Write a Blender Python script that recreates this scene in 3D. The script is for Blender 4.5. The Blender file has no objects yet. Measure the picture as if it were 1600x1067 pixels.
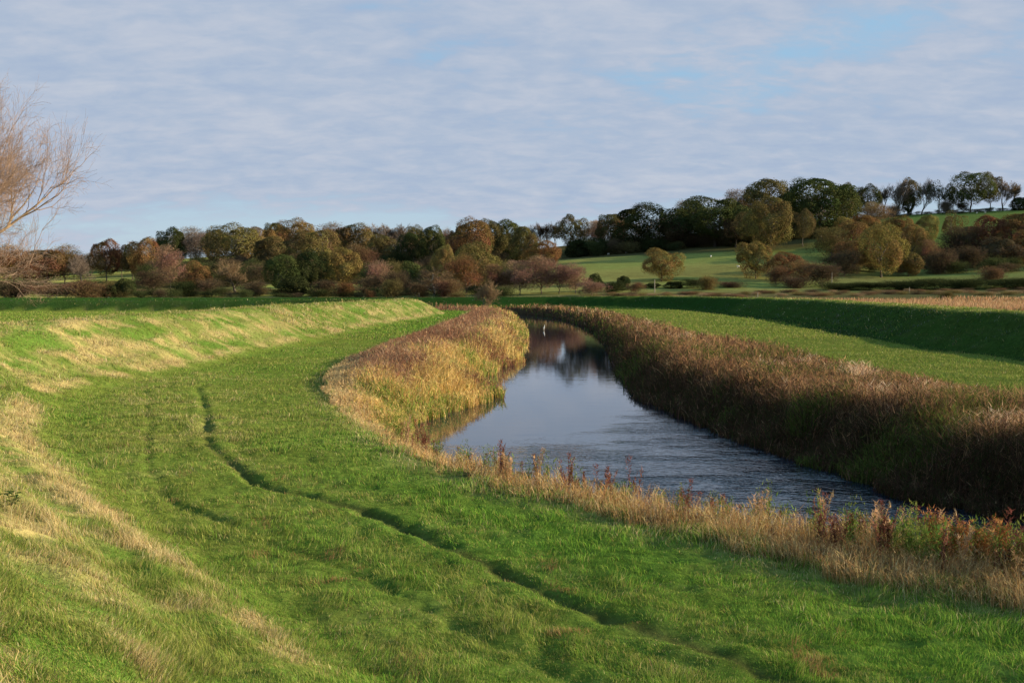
import bpy, math, random
import numpy as np

# ------------------------------------------------------------------ camera, sky, sun, exposure
SC = bpy.context.scene
COL = SC.collection
F, CX, CY, HY = 1700.0, 800.0, 533.5, 451.0
PITCH = math.atan((CY-HY)/F)
EYE = np.array([0.0, 0.0, 5.0])
cam_d = bpy.data.cameras.new('camera'); cam = bpy.data.objects.new('camera', cam_d); COL.objects.link(cam)
cam_d.sensor_width = 36.0; cam_d.lens = 36.0*F/1600.0; cam_d.clip_start = 0.1; cam_d.clip_end = 8000
cam.location = EYE; cam.rotation_euler = (math.pi/2-PITCH, 0, 0)
SC.camera = cam
SUN_AZ, SUN_EL = math.radians(89), math.radians(17)      # azimuth measured clockwise from the view direction (+Y)
SC.view_settings.view_transform = 'Standard'; SC.view_settings.look = 'None'
SC.view_settings.exposure = 1.22; SC.view_settings.gamma = 1.0
SC.view_settings.use_curve_mapping = False
SC.cycles.max_bounces = 6; SC.cycles.diffuse_bounces = 3; SC.cycles.transparent_max_bounces = 6
SC.cycles.transmission_bounces = 3; SC.cycles.use_adaptive_sampling = True
SC.cycles.sample_clamp_indirect = 3.0

W = bpy.data.worlds.new('World'); SC.world = W; W.use_nodes = True
nt = W.node_tree; nt.nodes.clear()
def N(nt, t, **kw):
    n = nt.nodes.new(t)
    for k, v in kw.items():
        if k.startswith('i_'): n.inputs[int(k[2:])].default_value = v
        else: setattr(n, k, v)
    return n
def ramp(nt, fac, stops, interp='LINEAR'):
    r = nt.nodes.new('ShaderNodeValToRGB'); r.color_ramp.interpolation = interp
    e = r.color_ramp.elements
    while len(e) < len(stops): e.new(0.5)
    for k, (p, c) in enumerate(stops):
        e[k].position = p; e[k].color = (*c, 1) if len(c) == 3 else c
    nt.links.new(fac, r.inputs[0]); return r
def math_(nt, op, a, b=None, c=None, clamp=False):
    n = nt.nodes.new('ShaderNodeMath'); n.operation = op; n.use_clamp = clamp
    for k, v in enumerate((a, b, c)):
        if v is None: continue
        if isinstance(v, (int, float)): n.inputs[k].default_value = v
        else: nt.links.new(v, n.inputs[k])
    return n.outputs[0]
def mixc(nt, fac, a, b, mode='MIX'):
    n = nt.nodes.new('ShaderNodeMix'); n.data_type = 'RGBA'; n.blend_type = mode
    if isinstance(fac, (int, float)): n.inputs[0].default_value = fac
    else: nt.links.new(fac, n.inputs[0])
    for k, v in ((6, a), (7, b)):
        if isinstance(v, tuple): n.inputs[k].default_value = (*v[:3], 1)
        else: nt.links.new(v, n.inputs[k])
    return n.outputs[2]
tc = N(nt, 'ShaderNodeTexCoord'); sep = N(nt, 'ShaderNodeSeparateXYZ'); nt.links.new(tc.outputs['Generated'], sep.inputs[0])
zz = math_(nt, 'MAXIMUM', sep.outputs[2], 0.0)
zd = math_(nt, 'ADD', zz, 0.24)
px_ = math_(nt, 'DIVIDE', sep.outputs[0], zd); py_ = math_(nt, 'DIVIDE', sep.outputs[1], zd)
def cloudvec(sx, sy, ox, oy):
    c = N(nt, 'ShaderNodeCombineXYZ')
    nt.links.new(math_(nt, 'MULTIPLY_ADD', px_, sx, ox), c.inputs[0]); nt.links.new(math_(nt, 'MULTIPLY_ADD', py_, sy, oy), c.inputs[1])
    return c.outputs[0]
def noise(nt, vec, scale, detail=6, rough=0.55, dist=0.0, lac=2.0):
    n = N(nt, 'ShaderNodeTexNoise'); n.inputs['Scale'].default_value = scale; n.inputs['Detail'].default_value = detail
    n.inputs['Roughness'].default_value = rough; n.inputs['Distortion'].default_value = dist; n.inputs['Lacunarity'].default_value = lac
    if vec is not None: nt.links.new(vec, n.inputs['Vector'])
    return n.outputs['Fac']
CL_BIG = cloudvec(1.0, 0.8, 3.1, 7.7); CL_RIP = cloudvec(1.0, 1.5, 0.0, 0.0)
big = noise(nt, CL_BIG, 0.9, 3, 0.5, 0.4)
rip = noise(nt, CL_RIP, 9.5, 7, 0.58, 0.25)
mid = noise(nt, CL_RIP, 2.6, 5, 0.55, 0.3)
cover = math_(nt, 'ADD', math_(nt, 'MULTIPLY', big, 0.8), math_(nt, 'ADD', math_(nt, 'MULTIPLY', rip, 0.36), math_(nt, 'MULTIPLY', mid, 0.40)))
low = N(nt, 'ShaderNodeMapRange'); nt.links.new(sep.outputs[2], low.inputs[0])          # clearer band of sky down at the horizon
low.inputs[1].default_value = 0.055; low.inputs[2].default_value = 0.105; low.inputs[3].default_value = -0.26; low.inputs[4].default_value = 0.0
gx_ = math_(nt, 'MULTIPLY', math_(nt, 'SUBTRACT', sep.outputs[0], 0.27), 6.5); gz_ = math_(nt, 'MULTIPLY', math_(nt, 'SUBTRACT', sep.outputs[2], math_(nt, 'MULTIPLY_ADD', sep.outputs[0], 0.14, 0.185)), 22.0)
gap = math_(nt, 'EXPONENT', math_(nt, 'MULTIPLY', math_(nt, 'ADD', math_(nt, 'MULTIPLY', gx_, gx_), math_(nt, 'MULTIPLY', gz_, gz_)), -1.0))
cover = math_(nt, 'ADD', math_(nt, 'ADD', cover, low.outputs[0]), math_(nt, 'MULTIPLY_ADD', gap, -0.165, 0.15))
hi = N(nt, 'ShaderNodeMapRange'); nt.links.new(sep.outputs[2], hi.inputs[0]); hi.inputs[1].default_value = 0.29; hi.inputs[2].default_value = 0.39; hi.inputs[3].default_value = 0.0; hi.inputs[4].default_value = -0.5
cover = math_(nt, 'ADD', cover, hi.outputs[0])
cm = N(nt, 'ShaderNodeMapRange'); cm.interpolation_type = 'SMOOTHSTEP'; nt.links.new(cover, cm.inputs[0])
cm.inputs[1].default_value = 0.64; cm.inputs[2].default_value = 0.84; cm.inputs[3].default_value = 0.0; cm.inputs[4].default_value = 1.0
sky = N(nt, 'ShaderNodeTexSky'); sky.sky_type = 'NISHITA'; sky.sun_disc = False
sky.sun_elevation = SUN_EL; sky.sun_rotation = SUN_AZ; sky.air_density = 1.0; sky.dust_density = 0.6; sky.ozone_density = 1.0
skyc = N(nt, 'ShaderNodeVectorMath'); skyc.operation = 'SCALE'; nt.links.new(sky.outputs[0], skyc.inputs[0]); skyc.inputs[3].default_value = 1.0
cloud_t = math_(nt, 'ADD', math_(nt, 'MULTIPLY', rip, 0.5), math_(nt, 'ADD', math_(nt, 'MULTIPLY', mid, 0.35), math_(nt, 'MULTIPLY', big, 0.15)))
cc = ramp(nt, cloud_t, [(0.34, (3.35, 4.25, 5.85)), (0.47, (3.9, 4.7, 6.0)), (0.56, (4.45, 5.05, 6.15)), (0.70, (5.2, 5.6, 6.4))])
hzf = N(nt, 'ShaderNodeMapRange'); nt.links.new(sep.outputs[2], hzf.inputs[0]); hzf.inputs[1].default_value = 0.04; hzf.inputs[2].default_value = 0.17
hz_c = mixc(nt, hzf.outputs[0], (4.7, 6.0, 7.2), (3.1, 5.3, 7.4))
skym = mixc(nt, cm.outputs[0], mixc(nt, 0.85, skyc.outputs[0], hz_c), cc.outputs[0])
bg = N(nt, 'ShaderNodeBackground'); nt.links.new(skym, bg.inputs[0]); bg.inputs[1].default_value = 0.0465
wo = N(nt, 'ShaderNodeOutputWorld'); nt.links.new(bg.outputs[0], wo.inputs[0])
sd = bpy.data.lights.new('sun', 'SUN'); sd.energy = 5.0; sd.angle = math.radians(0.6); sd.color = (1.0, 0.82, 0.56)
sun = bpy.data.objects.new('sun', sd); COL.objects.link(sun); sun.location = (200, 0, 120)
from mathutils import Vector
sv = Vector((math.cos(SUN_EL)*math.sin(SUN_AZ), math.cos(SUN_EL)*math.cos(SUN_AZ), math.sin(SUN_EL)))
sun.rotation_euler = sv.to_track_quat('Z', 'Y').to_euler()

# ------------------------------------------------------------------ helpers
def ray(px, py):
    u = (px-CX)/F; v = (CY-py)/F
    return np.array([u, math.cos(PITCH)+v*math.sin(PITCH), -math.sin(PITCH)+v*math.cos(PITCH)])
def at_depth(px, py, D):
    r = ray(px, py); return EYE + r*(D/r[1])
def tag(o, label=None, cat=None, group=None, kind=None):
    if label: o['label'] = label
    if cat: o['category'] = cat
    if group: o['group'] = group
    if kind: o['kind'] = kind
    return o
def mesh_np(name, V, faces, k, col=None, smooth=False):
    """V (n,3); faces (m,k) indices"""
    me = bpy.data.meshes.new(name); V = np.asarray(V, np.float32); faces = np.asarray(faces, np.int32)
    n, m = len(V), len(faces)
    me.vertices.add(n); me.vertices.foreach_set('co', V.ravel())
    me.loops.add(m*k); me.loops.foreach_set('vertex_index', faces.ravel())
    me.polygons.add(m); me.polygons.foreach_set('loop_start', np.arange(0, m*k, k, dtype=np.int32))
    me.polygons.foreach_set('loop_total', np.full(m, k, np.int32))
    if smooth: me.polygons.foreach_set('use_smooth', np.ones(m, bool))
    if col is not None:
        a = me.attributes.new('Col', 'FLOAT_COLOR', 'POINT')
        c = np.ones((n, 4), np.float32); c[:, :col.shape[1]] = col; a.data.foreach_set('color', c.ravel())
    me.update(calc_edges=True); return me
def link(name, me, mat=None, parent=None):
    o = bpy.data.objects.new(name, me); COL.objects.link(o)
    if mat and not me.materials: me.materials.append(mat)
    if parent: o.parent = parent
    return o
def _hash(ix, iy, s):
    h = (ix.astype(np.int64)*374761393 + iy.astype(np.int64)*668265263 + s*1442695041) & 0xffffffff
    h = ((h ^ (h >> 13))*1274126177) & 0xffffffff
    return ((h ^ (h >> 16)) & 0xffff)/65535.0
def vnoise(x, y, s=0):
    ix, iy = np.floor(x), np.floor(y); fx, fy = x-ix, y-iy
    fx = fx*fx*(3-2*fx); fy = fy*fy*(3-2*fy)
    a, b, c, d = _hash(ix, iy, s), _hash(ix+1, iy, s), _hash(ix, iy+1, s), _hash(ix+1, iy+1, s)
    return (a*(1-fx)+b*fx)*(1-fy)+(c*(1-fx)+d*fx)*fy
def fbm(x, y, s=0, o=4):
    r, a, t = 0, 1.0, 0
    for k in range(o):
        r = r + a*vnoise(x*2**k, y*2**k, s+k*17); t += a; a *= .5
    return r/t
def sm(a, b, x):
    t = np.clip((x-a)/(b-a), 0, 1); return t*t*(3-2*t)

# ------------------------------------------------------------------ plan of the river, levees and hill
WL = np.array([(-300,276),(-80,277),(-30,272),(-8,262),(-.9,243),(1.0,215),(1.9,187),(1.4,140),(1.0,120),(.0,106),(.6,96),(-1.7,86),(-2.8,73),(-.8,66),(-3.4,58),(-5.0,52),(-4.7,46),(-2.9,40),(-.4,34),(2.4,29.6),(5.4,25.6),(9.0,22.0),(13.0,18.4),(17.2,14.6),(21,8),(24,-5),(25,-60)], float)
WR = np.array([(-300,292),(-60,293),(-30,292),(-5,287),(4,272),(9,246),(11,225),(12.3,172),(11.4,131),(9.4,97),(8.2,80),(7.8,63.5),(8.8,55),(10.2,44),(12.5,33),(15.6,28),(21,24),(27,17),(33,8),(36,-5),(37,-60)], float)
GL = np.array([(-300,264),(-80,266),(-34,262),(-15,252),(-9,238),(-8.6,200),(-9.6,137),(-11,92),(-11.3,75),(-9.8,58),(-7.6,48),(-6.0,42.7),(-4.2,35.6),(-2.3,30.4),(-.3,26.8),(1.5,24.5),(4.1,20.9),(5.6,18.5),(7.9,16.4),(10.5,13),(15,6),(19,-5),(20,-60)], float)
GR = np.array([(-300,303),(-60,304),(-20,303),(8,294),(17,270),(21,225),(20,172),(19.2,129),(20,96),(20.4,68),(21.3,46),(24,38),(32,29),(41,20),(46,5),(47,-60)], float)
WPOLY = np.vstack([WL, WR[::-1]]); GPOLY = np.vstack([GL, GR[::-1]])
def seg_dist(P, x, y, closed=False):
    n = len(P); best = np.full(x.shape, 1e18); 
    for i in range(n if closed else n-1):
        a, b = P[i], P[(i+1) % n]; d = b[:2]-a[:2]; L = max(d@d, 1e-9)
        t = np.clip(((x-a[0])*d[0]+(y-a[1])*d[1])/L, 0, 1)
        q = (x-a[0]-t*d[0])**2+(y-a[1]-t*d[1])**2
        best = np.minimum(best, q)
    return np.sqrt(best)
def inside(P, x, y):
    r = np.zeros(x.shape, bool); n = len(P)
    for i in range(n):
        (x0, y0), (x1, y1) = P[i], P[(i+1) % n]
        if y0 == y1: continue
        c = ((y0 > y) != (y1 > y)) & (x < (x1-x0)*(y-y0)/(y1-y0)+x0); r ^= c
    return r
def sdist(P, x, y):
    d = seg_dist(P, x, y, True); return np.where(inside(P, x, y), -d, d)
# levees: x, y, crest height, crest half width, slope run per metre
LEV = [np.array([(8,-60,3.5,2.4,2.2),(5,-25,3.5,2.4,2.2),(0,-10,3.5,2.4,2.2),(-4.6,-.7,3.5,2.4,2.2),(-10.4,9.3,3.4,2.0,2.3),(-14,15.2,3.3,1.8,2.4),(-18.9,23.6,3.2,1.5,2.5),(-22.6,30.5,3.1,1.3,2.6),(-27,42,3.0,1.2,2.6),(-29.3,54,2.95,1.2,2.6),(-28.2,66,2.95,1.2,2.6),(-28,87,3,1.2,2.6),(-27.5,107,3,1.2,2.7),(-26.5,142,3,1.2,2.6),(-22,190,3,1.2,2.4),(-20,212,3,1.2,2.2),(-24,228,2.8,1.2,2.1),(-45,238,2.5,1.2,2.1),(-80,240,2.4,1.2,2.1),(-130,240,2.3,1.2,2.1),(-320,236,2.3,1.2,2.1)], float),
       np.array([(66,-60,3,1.4,2.1),(61,0,3,1.4,2.1),(56,20,3,1.4,2.1),(49,40,3,1.4,2.2),(45.5,60,3,1.5,2.2),(44,87,3,1.5,2.2),(47,126,3.02,1.5,2.1),(52,170,3.05,1.5,2.1),(53,210,3.05,1.5,2.1),(51,258,3.0,1.5,2.1),(40,300,2.95,1.4,2.1),(12,322,2.6,1.4,2.1),(-40,329,2.3,1.4,2.1),(-320,329,2.2,1.4,2.1)], float)]
def levee_h(x, y):
    H = np.zeros(x.shape)
    for P in LEV:
        bd = np.full(x.shape, 1e9); hc = np.zeros(x.shape); hw = np.ones(x.shape); sl = np.ones(x.shape)
        for i in range(len(P)-1):
            a, b = P[i], P[i+1]; d = b[:2]-a[:2]; L = d@d
            t = np.clip(((x-a[0])*d[0]+(y-a[1])*d[1])/L, 0, 1)
            q = np.sqrt((x-a[0]-t*d[0])**2+(y-a[1]-t*d[1])**2); m = q < bd
            bd = np.where(m, q, bd)
            for arr, k in ((hc, 2), (hw, 3), (sl, 4)): arr[m] = (a[k]+(b[k]-a[k])*t)[m]
        wob = (fbm(x*.07, y*.07, 5, 2)-.5)*.8
        t = np.clip((bd-hw+wob)/(hc*sl), 0, 1)
        h = hc*(1-(.55*t+.45*t*t*(3-2*t)))
        H = np.maximum(H, h)
    return H
TD = np.array([300, 345, 400, 470, 560, 650, 750, 900, 1300], float)
TP = [-300, 0, 200, 400, 600, 800, 900, 1000, 1100, 1200, 1300, 1400, 1500, 1600, 1900]
TY = [[479,476,471,460,448,440,430,428,442],[479,476,469,460,449,441,434,428,440],[479,475,468,456,442,430,416,410,424],[479,475,467,455,438,420,404,396,404],[479,475,467,454,435,418,402,393,400],
      [479,475,466,452,429,411,399,394,404],[479,475,464,446,418,402,389,381,392],[479,474,462,441,416,396,384,374,384],[479,473,460,438,411,387,372,362,370],[479,472,459,440,409,381,364,350,356],
      [478,471,458,445,408,369,353,342,346],[477,470,457,444,424,372,336,336,350],[476,469,456,440,418,366,331,334,348],[475,468,455,436,412,362,327,330,344],[473,466,452,428,400,350,315,318,330]]
TZ = np.array([[at_depth(p, y, d)[2] for y, d in zip(row, TD)] for p, row in zip(TP, TY)]); TZ[:, 0] = 0
_pg = np.arange(-700, 2500, 20.); _dg = np.arange(300, 1310, 10.)
_g = np.array([np.interp(_dg, TD, r) for r in TZ]); _g = np.array([np.interp(_pg, TP, _g[:, j]) for j in range(len(_dg))]).T
_k = np.array([1, 2, 3, 2, 1.]); _k /= _k.sum()
for _ in range(2):
    _g = np.apply_along_axis(lambda r: np.convolve(np.pad(r, 2, 'edge'), _k, 'valid'), 0, _g)
    if _ == 0: _g = np.apply_along_axis(lambda r: np.convolve(np.pad(r, 2, 'edge'), _k, 'valid'), 1, _g)
def hill_h(x, y):
    D = np.maximum(y, 1); p = 800+F*x/D
    i = np.clip((p+700)/20, 0, len(_pg)-1.001); j = np.clip((D-300)/10, 0, len(_dg)-1.001)
    i0, j0 = i.astype(int), j.astype(int); fi, fj = i-i0, j-j0
    z = (_g[i0, j0]*(1-fi)+_g[i0+1, j0]*fi)*(1-fj)+(_g[i0, j0+1]*(1-fi)+_g[i0+1, j0+1]*fi)*fj
    return z*sm(300, 345, y)
R1 = np.array([on for on in [(-15.6,61),(-16.0,55),(-13.2,46.5),(-9.6,34.2),(-6.5,27.5),(-3.5,24.4),(-.95,20.3),(1.0,17),(3.0,14.1),(5,11),(8,5),(12,-10)]])
R2 = np.array([(-18.2,64),(-18.3,54),(-15.2,45),(-10.8,32),(-8.2,25.6),(-5.2,21.6),(-2.6,18.6),(-.9,16.1),(.9,13.4),(3,10),(6,4),(10,-10)])
R3 = np.array([(-16.0,61),(-15.5,75),(-15.6,100),(-15,150),(-14.5,200)])
R4 = np.array([(-18.2,64),(-17.6,76),(-17.8,100),(-17.3,150),(-17,200)])
def height(x, y, fine=True):
    x = np.asarray(x, float); y = np.asarray(y, float)
    lv = levee_h(x, y); z = np.maximum(lv, hill_h(x, y))
    near = sm(340, 200, y)
    z = z + (fbm(x*.35, y*.35, 3, 3)-.5)*.16*near + (fbm(x*.05, y*.05, 9, 2)-.5)*.25*near + (fbm(x*.28, y*.28, 19, 3)-.5)*.35*sm(.3, 1.5, lv)*near
    # little terraces and slumps on the levee slope
    sl = sm(.25, .7, lv)*sm(3.1, 2.5, lv)*sm(150, 60, y)
    z = z + sl*(fbm(lv*2.2+3, (x*.3+y*.3)*.5, 21, 2)-.5)*.45 + sl*(fbm(x*1.3, y*1.3, 31, 2)-.5)*.16
    if fine:
        xw = x+(fbm(x*.3, y*.3, 43, 2)-.5)*.3+(fbm(x*2.2, y*2.2, 44, 3)-.5)*.20
        d1 = seg_dist(R1, xw, y); d2 = seg_dist(R2, xw, y); d3 = np.minimum(seg_dist(R3, x, y), seg_dist(R4, x, y))
        wv = .75+.6*fbm(x*.6, y*.6, 41, 2)
        z = z - .10*np.exp(-(d1/.17)**2)*(.25+.75*sm(.34, .56, fbm(x*.4+7, y*.4, 45, 2)))*(.7+.3*wv)*(.35+.65*sm(62, 40, y)) + .02*np.exp(-((d1-.4)/.2)**2)
        z = z - .05*np.exp(-(d2/.16)**2)*(.4+.6*wv) - .05*np.exp(-(d3/.3)**2)
        z = z + ((fbm(x*2.2, y*2.2, 51, 2)-.5)*.15+(fbm(x*.95+3, y*.95, 52, 2)-.5)*.07)*sm(90, 25, y)
    s = sdist(WPOLY, x, y) + (fbm(x*.5, y*.5, 61, 2)-.5)*1.0*sm(-3, 1, y*0)
    bank = -1.62 + (z+1.62)*sm(-.4, 3.4, s)
    bed = -1.62 - .9*sm(0.2, -2.5, s)
    return np.where(s < -.3, bed, np.minimum(z, bank))
def height_c(x, y, fine=True, chunk=150000):
    return np.concatenate([height(x[i:i+chunk], y[i:i+chunk], fine) for i in range(0, len(x), chunk)]) if len(x) else np.zeros(0)
def straw(x, y, lv):
    """how much dead pale grass grows here"""
    a = .6*fbm(lv*1.3+3, y*.16+x*.06, 71, 3)+.4*fbm(x*.3, y*.22, 72, 3); b = fbm(x*.9, y*.9, 81, 3)
    band = np.exp(-((lv-.45)/.28)**2)*1.0 + np.exp(-((lv-1.5)/.35)**2)*.75 + np.exp(-((lv-2.5)/.3)**2)*.6
    on = sm(.12, .35, lv)
    pt = np.exp(-(((x+26.5)*.75+(y-66)*.35)/1.6)**2-((y-64)/9)**2)*on
    s = on*(.22+.58*band)*sm(.38, .56, a*.6+b*.4) + .07*sm(.5, .7, b) + .75*pt*sm(.3,.5,b)
    s = s + .35*on*sm(.55, .7, b)
    s = s*np.where(x > 20, .5, 1.0)
    d1 = np.minimum(seg_dist(R1, x, y), seg_dist(R2, x, y))
    s = s + .22*np.exp(-((d1-.1)/1.1)**2)*sm(22, 40, y)*sm(.4, .7, b)
    edge = np.exp(-((sdist(GPOLY, x, y)-.2)/.8)**2)*.3
    return np.clip(s+edge, 0, 1)

# ------------------------------------------------------------------ materials
def mat(name):
    m = bpy.data.materials.new(name); m.use_nodes = True; m.node_tree.nodes.clear(); return m, m.node_tree
def out(nt, sh):
    o = nt.nodes.new('ShaderNodeOutputMaterial'); nt.links.new(sh, o.inputs[0])
def leafy(name, base_fn, trans=.3):
    m, t = mat(name); c = base_fn(t)
    d = N(t, 'ShaderNodeBsdfDiffuse'); tr = N(t, 'ShaderNodeBsdfTranslucent'); mx = N(t, 'ShaderNodeMixShader'); mx.inputs[0].default_value = trans
    t.links.new(c, d.inputs[0]); t.links.new(c, tr.inputs[0]); t.links.new(d.outputs[0], mx.inputs[1]); t.links.new(tr.outputs[0], mx.inputs[2])
    out(t, mx.outputs[0]); return m
def attr(t): 
    a = N(t, 'ShaderNodeAttribute'); a.attribute_name = 'Col'; return a.outputs['Color']
M_BLADE = leafy('grass_blades', attr, .35)
M_REED = leafy('dry_reeds', attr, .30)
def crown_col(t):
    oi = N(t, 'ShaderNodeObjectInfo'); a = attr(t); s = N(t, 'ShaderNodeSeparateColor'); t.links.new(a, s.inputs[0])
    hsv = N(t, 'ShaderNodeHueSaturation'); t.links.new(oi.outputs['Color'], hsv.inputs['Color'])
    t.links.new(math_(t, 'MULTIPLY_ADD', s.outputs[1], .09, .455), hsv.inputs['Hue'])
    t.links.new(math_(t, 'MULTIPLY_ADD', s.outputs[0], .62, .50), hsv.inputs['Value'])
    return hsv.outputs[0]
M_CROWN = leafy('tree_leaves', crown_col, .25)
def bark_mat(name, c1, c2, scale=6):
    m, t = mat(name); tc = N(t, 'ShaderNodeTexCoord'); n = noise(t, tc.outputs['Object'], scale, 5, .6, .3)
    c = ramp(t, n, [(.35, c1), (.65, c2)]); p = N(t, 'ShaderNodeBsdfPrincipled'); p.inputs['Roughness'].default_value = .9
    t.links.new(c.outputs[0], p.inputs['Base Color'])
    b = N(t, 'ShaderNodeBump'); b.inputs['Strength'].default_value = .5; t.links.new(n, b.inputs['Height']); t.links.new(b.outputs[0], p.inputs['Normal'])
    out(t, p.outputs[0]); return m
M_BARK = bark_mat('tree_bark', (.06, .048, .035), (.13, .105, .075))
M_BIRCH = bark_mat('pale_bark', (.45, .42, .36), (.28, .24, .19), 9)
M_WILLOW = bark_mat('willow_bark', (.13, .095, .06), (.34, .24, .14), 2.5)
M_TWIG = bark_mat('willow_twigs', (.21, .14, .10), (.36, .245, .175), .6)
M_POST = bark_mat('weathered_wood', (.34, .30, .24), (.22, .19, .15), 12)
M_FLEECE = bark_mat('white_fleece', (.75, .72, .64), (.62, .58, .50), 14)
M_FEATHER = bark_mat('white_feathers', (.85, .85, .84), (.74, .74, .73), 14)
M_FACE = bark_mat('dark_skin', (.05, .045, .04), (.09, .08, .07), 10)
M_BILL = bark_mat('bird_bill', (.45, .3, .05), (.3, .2, .04), 10)
M_BERRY = bark_mat('rusty_seed_heads', (.30, .11, .04), (.42, .18, .06), 9)

# ground: colour attribute carries what grows there and painted levee shade, nodes add the fine structure
def ground_mat():
    m, t = mat('grassy_ground'); a = attr(t); g = N(t, 'ShaderNodeNewGeometry')
    n1 = noise(t, g.outputs['Position'], 3.0, 8, .65); n2 = noise(t, g.outputs['Position'], .22, 5, .6)
    v1 = N(t, 'ShaderNodeMapRange'); t.links.new(n1, v1.inputs[0]); v1.inputs[1].default_value = .3; v1.inputs[2].default_value = .7; v1.inputs[3].default_value = .6; v1.inputs[4].default_value = 1.35
    v2 = N(t, 'ShaderNodeMapRange'); t.links.new(n2, v2.inputs[0]); v2.inputs[1].default_value = .3; v2.inputs[2].default_value = .7; v2.inputs[3].default_value = .86; v2.inputs[4].default_value = 1.14
    h = N(t, 'ShaderNodeHueSaturation'); t.links.new(a, h.inputs['Color']); t.links.new(math_(t, 'MULTIPLY', v1.outputs[0], v2.outputs[0]), h.inputs['Value'])
    t.links.new(math_(t, 'MULTIPLY_ADD', n2, .05, .475), h.inputs['Hue'])
    d = N(t, 'ShaderNodeBsdfDiffuse'); d.inputs['Roughness'].default_value = 1.0; t.links.new(h.outputs[0], d.inputs[0])
    b = N(t, 'ShaderNodeBump'); b.inputs['Strength'].default_value = .9; b.inputs['Distance'].default_value = .14; t.links.new(n1, b.inputs['Height']); t.links.new(b.outputs[0], d.inputs['Normal'])
    out(t, d.outputs[0]); return m
M_GROUND = ground_mat()

# ------------------------------------------------------------------ ground sheet
ang = np.concatenate([np.arange(-180, -34, 2.5), np.arange(-34, 34, .09), np.arange(34, 180, 2.5)])*math.pi/180
rad = np.concatenate([[0.3, .8, 1.5, 2.3, 3.0], np.geomspace(3.6, 60, 340), np.geomspace(60.8, 420, 190), np.geomspace(424, 4000, 130)])
A_, R_ = np.meshgrid(ang, rad, indexing='ij'); gx = (R_*np.sin(A_)).ravel(); gy = (R_*np.cos(A_)).ravel()
gz = height_c(gx, gy)
def mix3(a, b, t): return a*(1-t[:, None])+b*t[:, None]
def shade_right(x, y, lv):  # darker slope grass that also paints in the right levee's cast shadow
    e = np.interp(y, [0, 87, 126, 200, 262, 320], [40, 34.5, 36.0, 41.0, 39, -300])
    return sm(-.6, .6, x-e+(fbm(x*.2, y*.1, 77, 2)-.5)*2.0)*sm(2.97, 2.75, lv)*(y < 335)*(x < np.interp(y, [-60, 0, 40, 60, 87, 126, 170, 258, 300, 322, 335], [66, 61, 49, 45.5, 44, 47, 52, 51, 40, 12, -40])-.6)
def ground_color(x, y):
    lv = levee_h(x, y); n = len(x); c = np.tile(np.array([.075, .14, .022]), (n, 1))
    f = fbm(x*.12, y*.12, 91, 3)
    c = mix3(c, np.array([.10, .155, .025]), sm(.4, .65, f)*.7)
    c = mix3(c, np.array([.15, .165, .035]), sm(3, -6, x+y*.085-(fbm(x*.25, y*.25, 321, 3)-.5)*14)*.38*(y < 235))
    c = mix3(c, np.array([.085, .155, .025]), sm(.1, .8, lv)*.8)
    c = mix3(c, np.array([.15, .175, .035]), sm(18, 22, x)*.7)
    c = mix3(c, np.array([.34, .27, .115]), straw(x, y, lv)*.9)
    far = sm(225, 232, y - np.clip(x+20, -400, 0)*0.0)*sm(2.9, 2.6, lv)*(x < 60)
    c = mix3(c, np.array([.018, .045, .011]), far*sm(.1, .4, lv)*.95)          # far levee: uncut grass, its shade also painted into the green
    c = mix3(c, np.array([.02, .052, .011]), shade_right(x, y, lv)*.9)  # levee shadow mixed into the ground green
    s = sdist(GPOLY, x, y)
    soil = np.array([.055, .038, .022])
    c = mix3(c, soil, sm(.3, -.4, s))
    d1 = seg_dist(R1, x, y); c = mix3(c, soil*1.1, np.exp(-(d1/.16)**2)*.55*sm(60, 20, y))
    w = sdist(WPOLY, x, y); c = mix3(c, soil*.6, sm(.8, 0, w))
    p = 800+F*x/np.maximum(y, 1)
    hill = sm(338, 352, y)
    past = mix3(np.tile(np.array([.225, .225, .07]), (n, 1)), np.array([.175, .21, .06]), sm(.35, .65, fbm(x*.02, y*.02, 95, 3)))
    past = mix3(past, np.array([.14, .125, .045]), sm(.5, .75, fbm(x*.008, y*.03, 96, 3))*.5)
    upper_field = sm(1230, 1330, p)*sm(575, 640, y)
    past = mix3(past, np.array([.12, .17, .045]), upper_field)  # greener grass of the upper right field
    rough = sm(430, 395, y)                                                   # rough valley floor
    past = mix3(past, np.array([.10, .085, .040]), rough*.8)
    wood = np.array([.05, .04, .022])
    wl = sm(860, 800, p)*sm(455, 480, y)*sm(210, 250, p)*sm(.25, .4, fbm(x*.012, y*.012, 99, 2)) + sm(560, 640, y)*sm(1290, 1250, p)*sm(600, 860, p)*sm(0, 1, y-(640-(p-880)*.10))
    past = mix3(past, wood, np.clip(wl, 0, 1)*.85)
    c = mix3(c, past, hill)
    rf = sm(1150, 1260, p)*sm(190, 210, y)*sm(338, 330, y)*sm(.4, .1, lv)*(x > 50)
    c = mix3(c, np.array([.24, .15, .075]), np.clip(rf, 0, 1))
    return c
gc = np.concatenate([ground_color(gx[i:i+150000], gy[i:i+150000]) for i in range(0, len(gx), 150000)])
na, nr = len(ang), len(rad)
I = (np.arange(na)[:, None]*nr+np.arange(nr-1)[None, :]); J = (((np.arange(na)+1) % na)[:, None]*nr+np.arange(nr-1)[None, :])
fq = np.stack([I, I+1, J+1, J], -1).reshape(-1, 4)
V = np.stack([gx, gy, gz], -1)
V = np.vstack([V, [[0, 0, float(height(np.array([0.]), np.array([0.]))[0])]]]); gc = np.vstack([gc, gc[:1]])
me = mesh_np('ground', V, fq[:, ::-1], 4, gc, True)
tag(link('ground', me, M_GROUND), kind='structure')
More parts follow.
